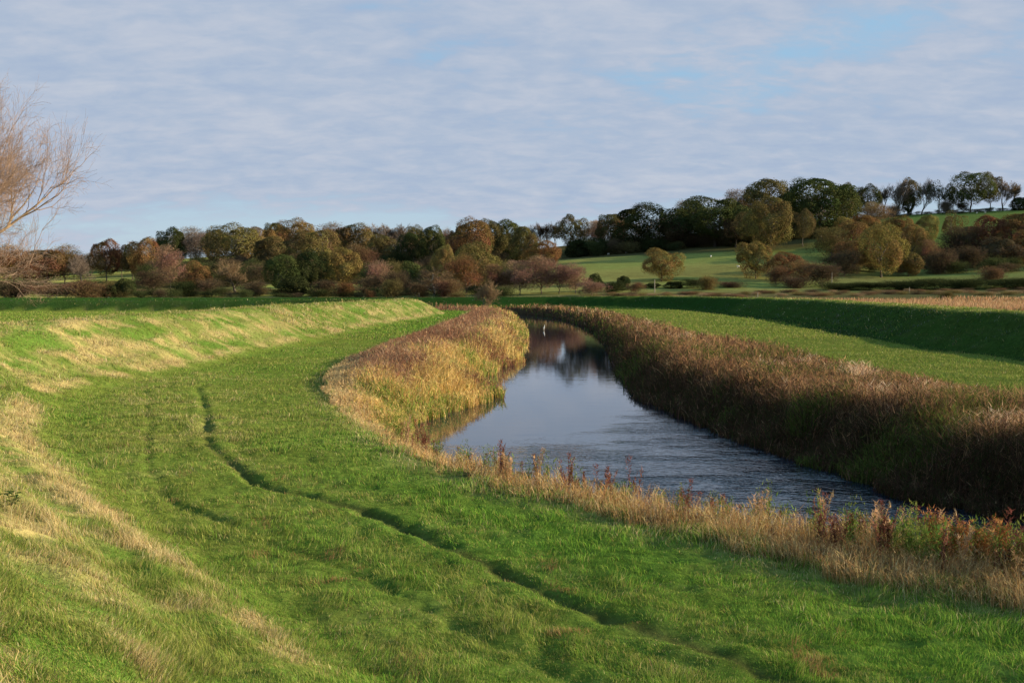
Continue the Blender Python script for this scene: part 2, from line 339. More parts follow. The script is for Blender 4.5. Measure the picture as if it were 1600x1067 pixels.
# centre cap under the camera
cap = mesh_np('ground_patch', np.vstack([V[np.arange(na)*nr], V[-1:]]), np.stack([np.full(na, na), np.arange(na), (np.arange(na)+1) % na], -1)[:, ::-1], 3, np.vstack([gc[np.arange(na)*nr], gc[-1:]]), True)
tag(link('ground_underfoot', cap, M_GROUND), kind='structure')

# ------------------------------------------------------------------ river
def water_mat():
    m, t = mat('river_water'); g = N(t, 'ShaderNodeNewGeometry')
    mp = N(t, 'ShaderNodeMapping'); mp.inputs['Rotation'].default_value = (0, 0, math.radians(25)); mp.inputs['Scale'].default_value = (1.0, 1.6, 1); t.links.new(g.outputs['Position'], mp.inputs[0])
    fine = noise(t, mp.outputs[0], 3.0, 2, .5, .8); wide = noise(t, mp.outputs[0], .55, 3, .5)
    sp = N(t, 'ShaderNodeSeparateXYZ'); t.links.new(g.outputs['Position'], sp.inputs[0])
    # wind-ruffled reach: near water, right of the calm pool
    dx = math_(t, 'ADD', math_(t, 'SUBTRACT', sp.outputs[1], 48.0), math_(t, 'MULTIPLY', sp.outputs[0], -1.55))
    msk = N(t, 'ShaderNodeMapRange'); msk.interpolation_type = 'SMOOTHSTEP'
    t.links.new(math_(t, 'ADD', dx, math_(t, 'MULTIPLY', math_(t, 'SUBTRACT', noise(t, g.outputs['Position'], .13, 3, .6), .5), 22.0)), msk.inputs[0])
    msk.inputs[1].default_value = 0.0; msk.inputs[2].default_value = -20.0; msk.inputs[3].default_value = .0; msk.inputs[4].default_value = 1.0
    pat = N(t, 'ShaderNodeMapRange'); t.links.new(noise(t, mp.outputs[0], .35, 3, .5), pat.inputs[0]); pat.inputs[1].default_value = .42; pat.inputs[2].default_value = .56
    far = N(t, 'ShaderNodeMapRange'); t.links.new(sp.outputs[1], far.inputs[0]); far.inputs[1].default_value = 75; far.inputs[2].default_value = 58
    st = math_(t, 'MULTIPLY', math_(t, 'MULTIPLY', msk.outputs[0], far.outputs[0]), math_(t, 'MULTIPLY_ADD', pat.outputs[0], .7, .3))
    hgt = math_(t, 'ADD', math_(t, 'MULTIPLY', math_(t, 'MULTIPLY', fine, st), .085), math_(t, 'MULTIPLY', wide, .0035))
    hgt = math_(t, 'ADD', hgt, math_(t, 'MULTIPLY', fine, .0009))
    b = N(t, 'ShaderNodeBump'); b.inputs['Strength'].default_value = 1.0; b.inputs['Distance'].default_value = 1.0; t.links.new(hgt, b.inputs['Height'])
    p = N(t, 'ShaderNodeBsdfPrincipled'); p.inputs['Base Color'].default_value = (.006, .012, .024, 1); p.inputs['Roughness'].default_value = .012
    p.inputs['IOR'].default_value = 1.33; p.inputs['Specular IOR Level'].default_value = .85
    t.links.new(b.outputs[0], p.inputs['Normal']); out(t, p.outputs[0]); return m
wv = []
wx = np.linspace(-300, 70, 75); wy = np.linspace(-62, 310, 75)
WX, WY = np.meshgrid(wx, wy, indexing='ij')
wf = []
ii = np.arange(74)[:, None]*75+np.arange(74)[None, :]
wf = np.stack([ii, ii+75, ii+76, ii+1], -1).reshape(-1, 4)
cxs = WX.ravel()[wf].mean(1); cys = WY.ravel()[wf].mean(1); keep = sdist(WPOLY, cxs, cys) < 9
tag(link('river', mesh_np('river', np.stack([WX.ravel(), WY.ravel(), np.full(WX.size, -1.5)], -1), wf[keep], 4, None, True), water_mat()), kind='structure')

# ------------------------------------------------------------------ ribbons: grass, reeds
RNG = np.random.default_rng(7)
def ribbons(B, h, w, col, lean, nseg=2, coltip=None, dirang=None):
    n = len(B); a = RNG.uniform(0, 2*np.pi, n) if dirang is None else dirang
    fa = RNG.uniform(0, 2*np.pi, n); wd = np.stack([np.cos(fa), np.sin(fa), np.zeros(n)], -1)*w[:, None]*.5
    ld = np.stack([np.cos(a), np.sin(a), np.zeros(n)], -1)
    vs, cs = [], []
    for s in range(nseg+1):
        t = s/nseg; P = B + ld*(lean*h*t*t)[:, None]; P[:, 2] += h*t*(1-.35*lean*t)
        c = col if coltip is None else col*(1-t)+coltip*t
        if s < nseg:
            k = 1-.45*t; vs += [P-wd*k, P+wd*k]; cs += [c, c]
        else: vs += [P]; cs += [c]
    k = len(vs); V = np.stack(vs, 1).reshape(-1, 3); C = np.stack(cs, 1).reshape(-1, 3)
    fl = []
    for s in range(nseg-1): fl += [(2*s, 2*s+1, 2*s+3), (2*s, 2*s+3, 2*s+2)]
    fl += [(2*nseg-2, 2*nseg-1, 2*nseg)]
    Fc = (np.arange(n)[:, None, None]*k+np.array(fl)[None]).reshape(-1, 3)
    return V, Fc, C
def build(name, parts, mat_):
    off = 0; Vs, Fs, Cs = [], [], []
    for v, f, c in parts: Vs.append(v); Fs.append(f+off); Cs.append(c); off += len(v)
    return link(name, mesh_np(name, np.vstack(Vs), np.vstack(Fs), 3, np.vstack(Cs)), mat_)
def pal(n, cols, wts, jit=.22):
    cols = np.array(cols); w = np.array(wts, float); i = RNG.choice(len(cols), n, p=w/w.sum())
    return cols[i]*RNG.uniform(1-jit, 1+jit, (n, 1))*RNG.uniform(.93, 1.07, (n, 3))
def fan(n, d0, d1, u0, u1, pw=1.0):
    """points over the ground, thinning out with distance like 1/d^(1+pw)"""
    r = RNG.uniform(0, 1, n); a = d0**(-pw); b = d1**(-pw); d = (a+(b-a)*r)**(-1/pw)
    return RNG.uniform(u0, u1, n)*d, d
def grass(name, n, d0, d1, hgt, wk, wmin, label, nseg=2, u=.62):
    x, y = fan(n, d0, d1, -u, u, 1.0)
    s = sdist(GPOLY, x, y); k = s > -.5; x, y = x[k], y[k]; s = s[k]
    lv = levee_h(x, y); k = (5-lv)/y < .46; x, y, s, lv = x[k], y[k], s[k], lv[k]; z = height_c(x, y); st = straw(x, y, lv)
    dr = seg_dist(R1, x, y); dr2 = seg_dist(R2, x, y)
    k = RNG.uniform(0, 1, len(x)) > .75*np.exp(-(dr/.15)**2); 
    bare = sm(.70, .76, fbm(x*.8, y*.8, 131, 2))*sm(30, 12, y); k &= RNG.uniform(0, 1, len(x)) > bare*.9
    x, y, z, lv, st, dr, dr2, s = (q[k] for q in (x, y, z, lv, st, dr, dr2, s)); m = len(x)
    D = y; clump = fbm(x*1.1, y*1.1, 101, 3); cl2 = fbm(x*4, y*4, 111, 2)
    g1 = pal(m, [(.11,.245,.03),(.18,.335,.045),(.05,.12,.02),(.29,.35,.075)], [4, 3, 3, 2])
    g2 = pal(m, [(.24,.27,.06),(.17,.23,.045),(.34,.31,.12),(.09,.13,.03)], [3, 3, 2, 1.6])
    sw = pal(m, [(.50,.40,.20),(.42,.32,.14),(.58,.49,.29),(.26,.18,.08)], [3, 3, 2, 1])
    olv = sm(3, -6, x+y*.085-(fbm(x*.25, y*.25, 321, 3)-.5)*14)
    wear = .7*np.exp(-(dr2/.45)**2)+.6*np.exp(-((dr-.95)/.35)**2)+.45*np.exp(-((dr2-1.3)/.3)**2)*(x < 1)
    onl = np.clip(wear*sm(.3, .5, fbm(x*.5, y*.5, 341, 2)) + sm(.1, .5, lv)*.6 + olv*.42 + sm(.42, .62, fbm(x*.12, y*.12, 91, 3))*.45*sm(14, 40, y) + sm(2.2, .5, np.minimum(dr, dr2))*.3 + .85*sm(18, 22, x)*sm(.1, .0, lv), 0, 1)
    c = np.where((RNG.uniform(0, 1, m) < onl)[:, None], g2, g1)
    c = np.where((RNG.uniform(0, 1, m) < st)[:, None], sw, c)
    mud = sm(.66, .74, fbm(x*1.5, y*1.1, 331, 3))*sm(40, 15, y)*np.exp(-(np.minimum(dr, dr2)/1.5)**2); c = np.where((RNG.uniform(0, 1, m) < mud)[:, None], sw*np.array([.55, .45, .4]), c)
    rank = (sm(225, 230, y)*sm(2.7, 2.3, lv)*sm(.1, .4, lv) + shade_right(x, y, lv))*.88  # painted levee shade plus the uncut far-levee grass
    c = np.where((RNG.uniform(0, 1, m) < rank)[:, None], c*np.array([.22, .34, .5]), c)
    c *= (.75+.5*cl2)[:, None]
    h = hgt*(.25+1.5*clump*clump*1.6)*RNG.uniform(.6, 1.3, m)*(1+.6*st)*(1-.45*np.exp(-(dr/.5)**2))*(1-.3*np.exp(-(dr2/.5)**2))*(1+.8*np.exp(-(s/.5)**2))
    w = np.maximum(wmin, wk*D)*RNG.uniform(.6, 1.4, m)
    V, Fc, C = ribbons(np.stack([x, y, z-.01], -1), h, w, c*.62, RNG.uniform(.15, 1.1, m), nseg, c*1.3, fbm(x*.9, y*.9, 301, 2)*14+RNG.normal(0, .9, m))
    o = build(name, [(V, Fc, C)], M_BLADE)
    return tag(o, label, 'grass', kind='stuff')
grass('short_grass', 900000, 4.8, 34, .125, .00042, .006, 'green and straw blades of short grass on the near bank and track')
grass('meadow_grass', 330000, 33, 110, .15, .00055, .01, 'mown green grass of the middle distance between levee and reeds', 1)
grass('distant_grass', 170000, 108, 345, .22, .0007, .03, 'grass on the far levees and the far end of the river meadow', 1)

# reeds and weeds
def reedbed(name, n, d0, d1, u0, u1, sel, hfun, colfun, wk, wmin, label, lean=(.05, .5), nseg=3, pw=1.0, leaves=3):
    x, y = fan(n, d0, d1, u0, u1, pw)
    s = sdist(GPOLY, x, y); w = sdist(WPOLY, x, y)
    e = (fbm(x*.9, y*.9, 121, 3)-.5)
    k = (s < .2+e*1.2) & (w > -.5+e*1.6) & sel(x, y); x, y, s, w = x[k], y[k], s[k], w[k]; m = len(x)
    z = np.maximum(height_c(x, y, False), -1.55)
    h = hfun(x, y, s, w)*RNG.uniform(.45, 1.1, m); c = colfun(x, y, s, w)
    wd = np.maximum(wmin, wk*y)*RNG.uniform(.6, 1.5, m)
    ln = RNG.uniform(lean[0], lean[1], m)
    B = np.stack([x, y, z-.03], -1)
    da = fbm(x*.8, y*.8, 303, 2)*14+RNG.normal(0, .7, m)
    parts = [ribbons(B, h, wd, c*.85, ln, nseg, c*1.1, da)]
    for k in range(leaves):
        q = RNG.random(m) < .8; t = RNG.uniform(.2, .95, q.sum())
        B2 = B[q].copy(); B2[:, 2] += h[q]*t*.92; B2[:, :2] += RNG.normal(0, .05, (q.sum(), 2))
        parts.append(ribbons(B2, h[q]*RNG.uniform(.12, .3, q.sum()), wd[q]*1.2, c[q]*RNG.uniform(.8, 1.15, (q.sum(), 1)), RNG.uniform(.4, 1.6, q.sum()), 1))
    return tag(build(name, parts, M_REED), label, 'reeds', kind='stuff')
def col_near(x, y, s, w):
    n = len(x); c = pal(n, [(.52,.38,.18),(.60,.45,.23),(.36,.22,.10),(.45,.25,.09),(.24,.12,.06),(.18,.21,.055)], [3.5, 2, 3.5, 2.4, 2, .8])
    f = fbm(x*.7, y*.7, 141, 2); g = pal(n, [(.10,.16,.03),(.18,.22,.05),(.22,.10,.05)], [2, 2, 2])
    return np.where((RNG.uniform(0, 1, n) < sm(.52, .7, f)*.5*sm(-1, -2.2, s))[:, None], g, c)
def h_near(x, y, s, w):
    return (.36+.26*sm(0, -1.2, s)+.07*sm(30, 19, y))*(.45+1.1*fbm(x*.9, y*.9, 151, 3))
reedbed('dry_grass_fringe', 210000, 12, 52, -.3, .66, lambda x, y: (x < 24) & (y < 52) & (np.array(seg_dist(WL, x, y)) < 7.5) & (x < np.interp(y, WL[::-1, 1], WL[::-1, 0])+1.0),
        h_near, col_near, .0004, .006, 'tan dead grass and sedge standing along the near river edge', (.05, .7), leaves=2)
def left_sel(x, y): return (y > 40) & (x < np.interp(y, WL[::-1, 1], WL[::-1, 0])+.9)
def col_left(x, y, s, w):
    n = len(x); wat = sm(5.2, 1.2, w+(fbm(x*.35, y*.35, 161, 3)-.5)*5)
    br = pal(n, [(.26,.14,.085),(.34,.20,.12),(.18,.095,.06),(.42,.30,.18)], [3, 3, 2, 1.2])
    gd = pal(n, [(.55,.38,.13),(.60,.45,.19),(.34,.28,.09),(.18,.20,.045),(.42,.22,.08)], [3.5, 3.5, 1.5, .6, 1.6])
    tn = pal(n, [(.55,.42,.22),(.46,.32,.15),(.36,.24,.12)], [3, 3, 1])
    c = np.where((RNG.uniform(0, 1, n) < wat)[:, None], gd, br)
    gn = pal(n, [(.13,.22,.035),(.24,.30,.06),(.08,.14,.025)], [2, 2, 1]); gm = sm(.5, .68, fbm(x*.3, y*.3, 311, 3)+.18*sm(1.6, .2, w))*sm(7, 3, w)
    c = np.where((RNG.uniform(0, 1, n) < gm*.5)[:, None], gn, c)
    rm = sm(.5, .62, fbm(x*.22+5, y*.22, 312, 3)); c = np.where((RNG.uniform(0, 1, n) < rm*.7)[:, None], pal(n, [(.24,.12,.07),(.15,.08,.05)], [2, 1]), c)
    return np.where((RNG.uniform(0, 1, n) < sm(-1.9, -.2, s)*sm(90, 60, y))[:, None], tn, c)
def h_left(x, y, s, w):
    return (.55+1.0*sm(0, -3.0, s))*(.35+1.3*fbm(x*.33, y*.33, 171, 3))*np.where(w < 2.2, 1.0, .85)*(.72+.28*sm(45, 70, y))*(.55+.45*sm(-.5, 1.4, w))
reedbed('left_reedbed', 210000, 40, 275, -.22, .08, left_sel, h_left, col_left, .00055, .012, 'golden and russet reedbed on the left side of the river', (.05, .55), pw=.8)
def right_sel(x, y): return (x > np.interp(y, WR[::-1, 1], WR[::-1, 0])-.6) | (y > 262)
def col_right(x, y, s, w):
    n = len(x); c = pal(n, [(.15,.08,.048),(.22,.125,.072),(.085,.048,.03),(.30,.19,.11),(.06,.075,.02)], [4, 2.4, 4, 1.2, 2])
    fc = sm(4.5, .8, w); c = np.where((RNG.uniform(0, 1, n) < fc*.8)[:, None], pal(n, [(.045,.055,.018),(.07,.04,.026),(.10,.055,.035),(.055,.04,.025)], [2, 3, 1, 2]), c)  # shade of the water-facing side put into darker plant colours
    c = np.where((RNG.uniform(0, 1, n) < (1-fc)*.35)[:, None], pal(n, [(.44,.26,.13),(.35,.19,.095)], [1, 1]), c)
    pale = sm(.66, .74, fbm(x*.34+9, y*.34, 181, 2))*sm(1.5, 5, w)
    c = np.where((RNG.uniform(0, 1, n) < pale*.7)[:, None], pal(n, [(.62,.47,.32),(.5,.34,.22)], [1, 1]), c)
    gr = sm(.5, .62, fbm(x*.3, y*.3, 191, 2))
    return np.where((RNG.uniform(0, 1, n) < gr*.5)[:, None], pal(n, [(.07,.10,.022),(.11,.14,.03)], [1, 1]), c)
def h_right(x, y, s, w):
    return (.55+.72*sm(-.2, -2.8, s))*(.25+.9*fbm(x*.36, y*.36, 201, 3)+.65*fbm(x*.13, y*.13, 202, 2))*(.5+.5*sm(-.6, 1.6, w))
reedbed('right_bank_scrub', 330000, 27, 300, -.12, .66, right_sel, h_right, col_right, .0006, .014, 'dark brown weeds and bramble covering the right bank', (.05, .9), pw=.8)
# reed field beyond the right levee
x, y = fan(60000, 205, 338, .22, .64, .6); lv = levee_h(x, y); k = (lv < .1) & (x > 62); x, y = x[k], y[k]; m = len(x)
c = pal(m, [(.40,.24,.13),(.30,.17,.09),(.48,.33,.19),(.15,.15,.05)], [3, 3, 2, 1]); 
hh = 1.7*(.5+fbm(x*.05, y*.12, 211, 3))*RNG.uniform(.6, 1.1, m)
tag(build('reed_field', [ribbons(np.stack([x, y, height_c(x, y, False)], -1), hh, .0012*y, c*.8, RNG.uniform(.05, .4, m), 2, c*1.1)], M_REED), 'reddish tan reed field beyond the right levee', 'reeds', kind='stuff')

# tall weeds with seed heads at the water's edge (things)
def weed_mesh(seed, hgt, nst, spread, pal_, leafn, headr):
    r = np.random.default_rng(seed); S = []; 
    global RNG
    old = RNG; RNG = r
    a = r.uniform(0, 6.28, nst); rr = spread*np.sqrt(r.uniform(0, 1, nst))
    B = np.stack([rr*np.cos(a), rr*np.sin(a), np.full(nst, -.05)], -1); h = hgt*r.uniform(.6, 1.05, nst); ln = r.uniform(.02, .25, nst); da = r.uniform(0, 6.28, nst)
    c0 = pal(nst, pal_, [1]*len(pal_), .2)
    S.append(ribbons(B, h, np.full(nst, .011), c0*.6, ln, 4, c0*.8, da))
    T = r.uniform(.28, 1, (nst, leafn)); 
    idx = np.repeat(np.arange(nst), leafn); t = T.ravel()
    P = B[idx].copy(); ld = np.stack([np.cos(da[idx]), np.sin(da[idx])], -1)
    P[:, :2] += ld*(ln[idx]*h[idx]*t*t)[:, None] + r.normal(0, headr, (len(idx), 2)); P[:, 2] += h[idx]*t*(1-.35*ln[idx]*t)
    cc = c0[idx]*r.uniform(.6, 1.3, (len(idx), 1))
    S.append(ribbons(P, r.uniform(.035, .10, len(idx)), np.full(len(idx), .024), cc, r.uniform(.2, 1.5, len(idx)), 1))
    RNG = old
    off = 0; Vs, Fs, Cs = [], [], []
    for v, f, c in S: Vs.append(v); Fs.append(f+off); Cs.append(c); off += len(v)
    return mesh_np('weed', np.vstack(Vs), np.vstack(Fs), 3, np.vstack(Cs))
RUST = [(.38,.17,.06),(.28,.12,.045),(.44,.25,.10)]; REDB = [(.22,.08,.06),(.30,.12,.08),(.15,.06,.04)]; GRN = [(.15,.21,.04),(.22,.26,.06),(.10,.15,.03)]; TAN = [(.5,.33,.19),(.4,.25,.14)]
WM = {'rust': weed_mesh(1, 1.25, 16, .16, RUST, 70, .03), 'dock': weed_mesh(2, 1.0, 3, .08, REDB, 60, .012), 'herb': weed_mesh(3, 1.0, 5, .14, GRN, 34, .035), 'tan': weed_mesh(4, 1.0, 4, .08, TAN, 60, .014), 'dock2': weed_mesh(5, 1.0, 5, .14, REDB, 46, .016), 'herb2': weed_mesh(6, 1.0, 7, .2, GRN, 26, .04)}
def ground_hit(px, py, z=0.0):
    r = ray(px, py)
    for _ in range(25):
        t = (z-EYE[2])/r[2]; P = EYE+r*t; z = .5*z+.5*float(height(np.array([P[0]]), np.array([P[1]]), False)[0])
    return P
WE = [ # px of the plant, top y, D, kind, label
 (1458, 786, 19.6, 'rust', 'tallest bright rust-orange dock clump at the near river edge, right of the pool'),
 (1497, 800, 19.0, 'rust', 'narrow rust dock clump just right of the tallest orange one'),
 (1536, 815, 18.6, 'rust', 'low wide rust dock clump, third from the left of the orange clumps'),
 (1562, 798, 18.3, 'rust', 'rust dock clump with a hooked stem, rightmost of the orange clumps'),
 (1068, 740, 24.2, 'dock', 'dark red-brown dock spike standing left of the pale one'),
 (1110, 752, 23.6, 'dock', 'dark red dock spike nearest to the ruffled blue water'),
 (1084, 764, 23.8, 'dock2', 'short dark dock tuft between two taller red spikes'),
 (1199, 762, 22.6, 'tan', 'pale pinkish seed spike alone against the blue river'),
 (1141, 768, 23.2, 'herb', 'green leafy weed between red spikes and pale spike'),
 (1224, 772, 22.4, 'herb', 'green and red leafy weed right of the pale spike'),
 (1268, 782, 21.8, 'herb', 'green leafy weed with bushy top at the middle of the fringe'),
 (1180, 790, 22.8, 'herb2', 'broad green weed clump below the pale seed spike'),
 (990, 708, 26.2, 'dock2', 'thin dark-headed weed sticking up against pale calm water'),
 (915, 702, 28.5, 'dock', 'slim reddish spike, left one of the pair before the calm water'),
 (880, 700, 29.2, 'dock', 'slim reddish spike at the left end of the near fringe'),
 (940, 722, 27.6, 'dock2', 'dark drooping weed cluster left of the thin dark-headed weed'),
 (1030, 752, 25.0, 'herb', 'small green weed left of the red dock spikes'),
 (1320, 792, 21.2, 'dock2', 'brown dock tuft left of the green weed near dark water'),
 (1345, 786, 21.0, 'dock', 'thin brown dock spike in front of dark water edge'),
 (1402, 792, 20.2, 'herb2', 'yellow-green weed clump left of the tallest orange dock'),
 (1382, 800, 20.5, 'tan', 'grey tan seed stalks beside the yellow-green weed clump'),
 (1290, 806, 21.8, 'dock2', 'dark reddish weed tuft at the fringe centre right'),
 (850, 712, 29.6, 'herb2', 'olive weed clump at the left end of the near fringe'),
 (1585, 838, 18.0, 'tan', 'tan seed stalks at the right edge of the near fringe')]
for px, ty, D, kd, lab in WE:
    top = at_depth(px, ty, D); z = float(height(np.array([top[0]]), np.array([D]), False)[0])
    o = link('dock_plant' if kd in ('rust', 'dock', 'dock2', 'tan') else 'weed_plant', WM[kd], M_REED)
    o.location = (top[0], D, z); hs = max(.5, (top[2]-z)/(1.25 if kd == 'rust' else 1.0)/.98); o.scale = (1.1, 1.1, hs); o.rotation_euler[2] = px*.37
    tag(o, lab, 'weed', 'weeds standing along the near river edge')

def weed_stand(name, n, label):
    global RNG
    x, y = fan(n*6, 15.5, 42, -.12, .62, 1.0); s_ = sdist(GPOLY, x, y); w = sdist(WPOLY, x, y)
    k = (s_ < -.9) & (w > .2) & (x < np.interp(y, WL[::-1, 1], WL[::-1, 0])) & (fbm(x*.8, y*.8, 401, 2) > .42); x, y, w = x[k][:n], y[k][:n], w[k][:n]; z = height_c(x, y, False)
    kinds = [WM[q] for q in ('dock', 'herb', 'dock2', 'tan', 'herb2')]; D_ = []
    for me in kinds:
        v = np.empty(len(me.vertices)*3, np.float32); me.vertices.foreach_get('co', v); f = np.empty(len(me.loops), np.int32); me.loops.foreach_get('vertex_index', f)
        c = np.empty(len(me.vertices)*4, np.float32); me.attributes['Col'].data.foreach_get('color', c); D_.append((v.reshape(-1, 3), f.reshape(-1, 3), c.reshape(-1, 4)[:, :3]))
    P = []
    for i in range(len(x)):
        v, f, c = D_[RNG.integers(0, len(D_))]; a = RNG.uniform(0, 6.28); q = v.copy(); q[:, 0] = v[:, 0]*math.cos(a)-v[:, 1]*math.sin(a); q[:, 1] = v[:, 0]*math.sin(a)+v[:, 1]*math.cos(a)
        q[:, 2] *= RNG.uniform(.7, 1.3)*(1+.25*(w[i] < 1.5)); P.append((q+np.array([x[i], y[i], z[i]]), f, c*RNG.uniform(.8, 1.2)))
    tag(build(name, P, M_REED), label, 'weeds', kind='stuff')
weed_stand('tall_weeds', 420, 'mixed dead docks and green weeds rising among the tan grass by the water')

# ------------------------------------------------------------------ trees
def tube(segs, sides=4):
    """segs: list of (p0, p1, r0, r1)"""
    p0 = np.array([s[0] for s in segs], float); p1 = np.array([s[1] for s in segs], float); r0 = np.array([s[2] for s in segs]); r1 = np.array([s[3] for s in segs])
    d = p1-p0; d /= np.maximum(np.linalg.norm(d, axis=1, keepdims=True), 1e-9)
    ref = np.where(np.abs(d[:, 2:3]) < .9, np.array([[0, 0, 1.]]), np.array([[1., 0, 0]])); u = np.cross(d, ref); u /= np.linalg.norm(u, axis=1, keepdims=True); v = np.cross(d, u)
    vs = []
    for P, R in ((p0, r0), (p1, r1)):
        for k in range(sides):
            a = 2*math.pi*k/sides; vs.append(P+(u*math.cos(a)+v*math.sin(a))*R[:, None])
    V = np.stack(vs, 1).reshape(-1, 3); K = 2*sides
    fl = np.array([(k, (k+1) % sides, sides+(k+1) % sides, sides+k) for k in range(sides)])
    return V, (np.arange(len(segs))[:, None, None]*K+fl[None]).reshape(-1, 4)
def grow(rnd, p, d, length, r, level, maxlev, segs, twigs, spread, up, cut, kids=(3, 5), wig=.22):
    n = 4 if level < 3 else 3; p = np.array(p, float); pts = [p]; ra = r
    for k in range(n):
        d = d + rnd.normal(0, wig, 3) + np.array([0, 0, up[min(level, len(up)-1)]]); d = d/np.linalg.norm(d)
        q = p + d*length/n; rb = ra*(.86 if level < maxlev else .7)
        (twigs if level >= cut else segs).append((p, q, ra, rb)); p = q; ra = rb; pts.append(q)
    if level >= maxlev: return
    for k in range(rnd.integers(*kids)):
        t = rnd.uniform(.35, 1.0); i = min(int(t*n), n-1); b = pts[i]+(pts[i+1]-pts[i])*(t*n-i)
        ax = rnd.normal(0, 1, 3); ax -= ax@d*d; ax /= np.linalg.norm(ax); s = rnd.uniform(*spread)
        nd = d*math.cos(s)+ax*math.sin(s)
        grow(rnd, b, nd, length*rnd.uniform(.55, .82), ra*rnd.uniform(.55, .8), level+1, maxlev, segs, twigs, spread, up, cut, kids, wig)
    grow(rnd, pts[-1], d, length*.75, ra*.9, level+1, maxlev, segs, twigs, spread, up, cut, kids, wig)
def norm_unit(V, w=1.0):
    c = V.copy(); zmax = np.percentile(V[:, 2], 99.5); r = np.percentile(np.abs(V[:, :2]), 98); return r, zmax
def crown_mesh(seed, nl, lr, nleaf, leaf, cz=.56, rz=.44, rx=.5, skirt=0.0, flat=.0, twiggy=0.0):
    r = np.random.default_rng(seed); C = []
    while len(C) < nl:
        v = r.normal(0, 1, 3); v /= np.linalg.norm(v); q = v*(r.uniform(.55, 1.0) if len(C) % 4 else r.uniform(.0, .55))
        if q[2] < -.75+flat: continue
        C.append([q[0]*(rx-lr*.8), q[1]*(rx-lr*.8), cz+q[2]*(rz-lr*.8)])
    C = np.array(C); L = r.uniform(.65, 1.3, nl)*lr; LV = r.uniform(0, 1, nl); LH = r.uniform(0, 1, nl)
    i = r.integers(0, nl, nleaf*3); d = r.normal(0, 1, (nleaf*3, 3)); d[:, 2] += .25; d /= np.linalg.norm(d, axis=1, keepdims=True)
    rad = L[i]*np.where(r.random(nleaf*3) < .07, r.uniform(1.0, 1.16, nleaf*3), r.uniform(.72, 1.04, nleaf*3)); P = C[i]+d*rad[:, None]
    ok = np.ones(len(P), bool)
    if twiggy > 0: P = C[i]+d*(rad*np.where(r.random(len(rad)) < .45, r.uniform(.2, 1, len(rad)), 1))[:, None]
    for k in range(nl if twiggy == 0 else 0): ok &= ~((np.linalg.norm(P-C[k], axis=1) < L[k]*.78) & (i != k))
    ok &= P[:, 2] > .01
    P, d, i = P[ok][:nleaf], d[ok][:nleaf], i[ok][:nleaf]; m = len(P)
    th = np.arctan2(P[:, 1], P[:, 0]); ph = r.uniform(0, 6.28, 4); P[:, :2] *= (1+.06*np.sin(2*th+ph[0]+3*P[:, 2])+.05*np.sin(3*th+ph[1]-5*P[:, 2]))[:, None]; P[:, 2] *= 1+.07*np.sin(9*P[:, 0]+ph[2])+.05*np.sin(11*P[:, 1]+ph[3])
    nrm = d+r.normal(0, .55, (m, 3)); nrm /= np.linalg.norm(nrm, axis=1, keepdims=True)
    a = np.cross(nrm, r.normal(0, 1, (m, 3))); a /= np.linalg.norm(a, axis=1, keepdims=True); b = np.cross(nrm, a)
    s = (leaf*r.uniform(.5, 1.4, m))[:, None]
    if twiggy > 0:
        a = d+r.normal(0, .35, (m, 3)); a[:, 2] += .5; a /= np.linalg.norm(a, axis=1, keepdims=True); b = np.cross(a, r.normal(0, 1, (m, 3))); b /= np.linalg.norm(b, axis=1, keepdims=True)
        V = np.stack([P-b*s*twiggy, P+b*s*twiggy, P+a*s*2.6], 1).reshape(-1, 3); k = 3; fl = [(0, 1, 2)]
    else:
        V = np.stack([P-a*s, P-b*s*.8, P+a*s, P+b*s*.8], 1).reshape(-1, 3); k = 4; fl = [(0, 1, 2, 3)]
    V[:, 2] = np.maximum(V[:, 2], 0)
    zc = np.percentile(V[:, 2], 88); V[:, 2] = np.where(V[:, 2] > zc, zc+(V[:, 2]-zc)*.55, V[:, 2])
    V[:, :2] *= .5/np.percentile(np.abs(V[:, :2]), 98.3); V[:, 2] *= 1/np.percentile(V[:, 2], 99.3)
    Fc = (np.arange(m)[:, None, None]*k+np.array(fl)[None]).reshape(-1, k)
    col = np.zeros((m, 3)); col[:, 0] = np.clip(.25+.4*LV[i]+r.normal(0, .16, m), 0, 1); col[:, 1] = np.clip(LH[i]*.7+r.normal(.15, .15, m), 0, 1)
    return mesh_np('crown', V, Fc, k, np.repeat(col, k, 0))
def trunk_mesh(seed, top=.6, r0=.022, nl=7, low=.12):
    r = np.random.default_rng(seed); segs = []; p = np.array([0, 0, -.02]); pts = [p]; k = 7
    for j in range(k):
        q = np.array([r.normal(0, .012), r.normal(0, .012), top*(j+1)/k]); rr = lambda t: r0*(1.25 if t < .05 else 1)*(1-.65*t)
        segs.append((p, q, rr(j/k), rr((j+1)/k))); p = q; pts.append(q)
    for j in range(nl):
        z = r.uniform(low+.08, top); a = r.uniform(0, 6.28); d = np.array([math.cos(a), math.sin(a), r.uniform(.5, 1.3)]); d /= np.linalg.norm(d)
        b = np.array([0, 0, z]); L = r.uniform(.2, .34); m1 = b+d*L*.5+r.normal(0, .015, 3); e = b+d*L+np.array([0, 0, .03]); segs += [(b, m1, r0*.5, r0*.36), (m1, e, r0*.36, r0*.15)]
        for _ in range(2):
            f = e+np.array([r.normal(0, .06), r.normal(0, .06), r.uniform(.04, .12)]); segs.append((m1, f, r0*.25, r0*.08))
    V, Fc = tube(segs, 6); me = mesh_np('trunk', V, Fc, 4, None, True); return me
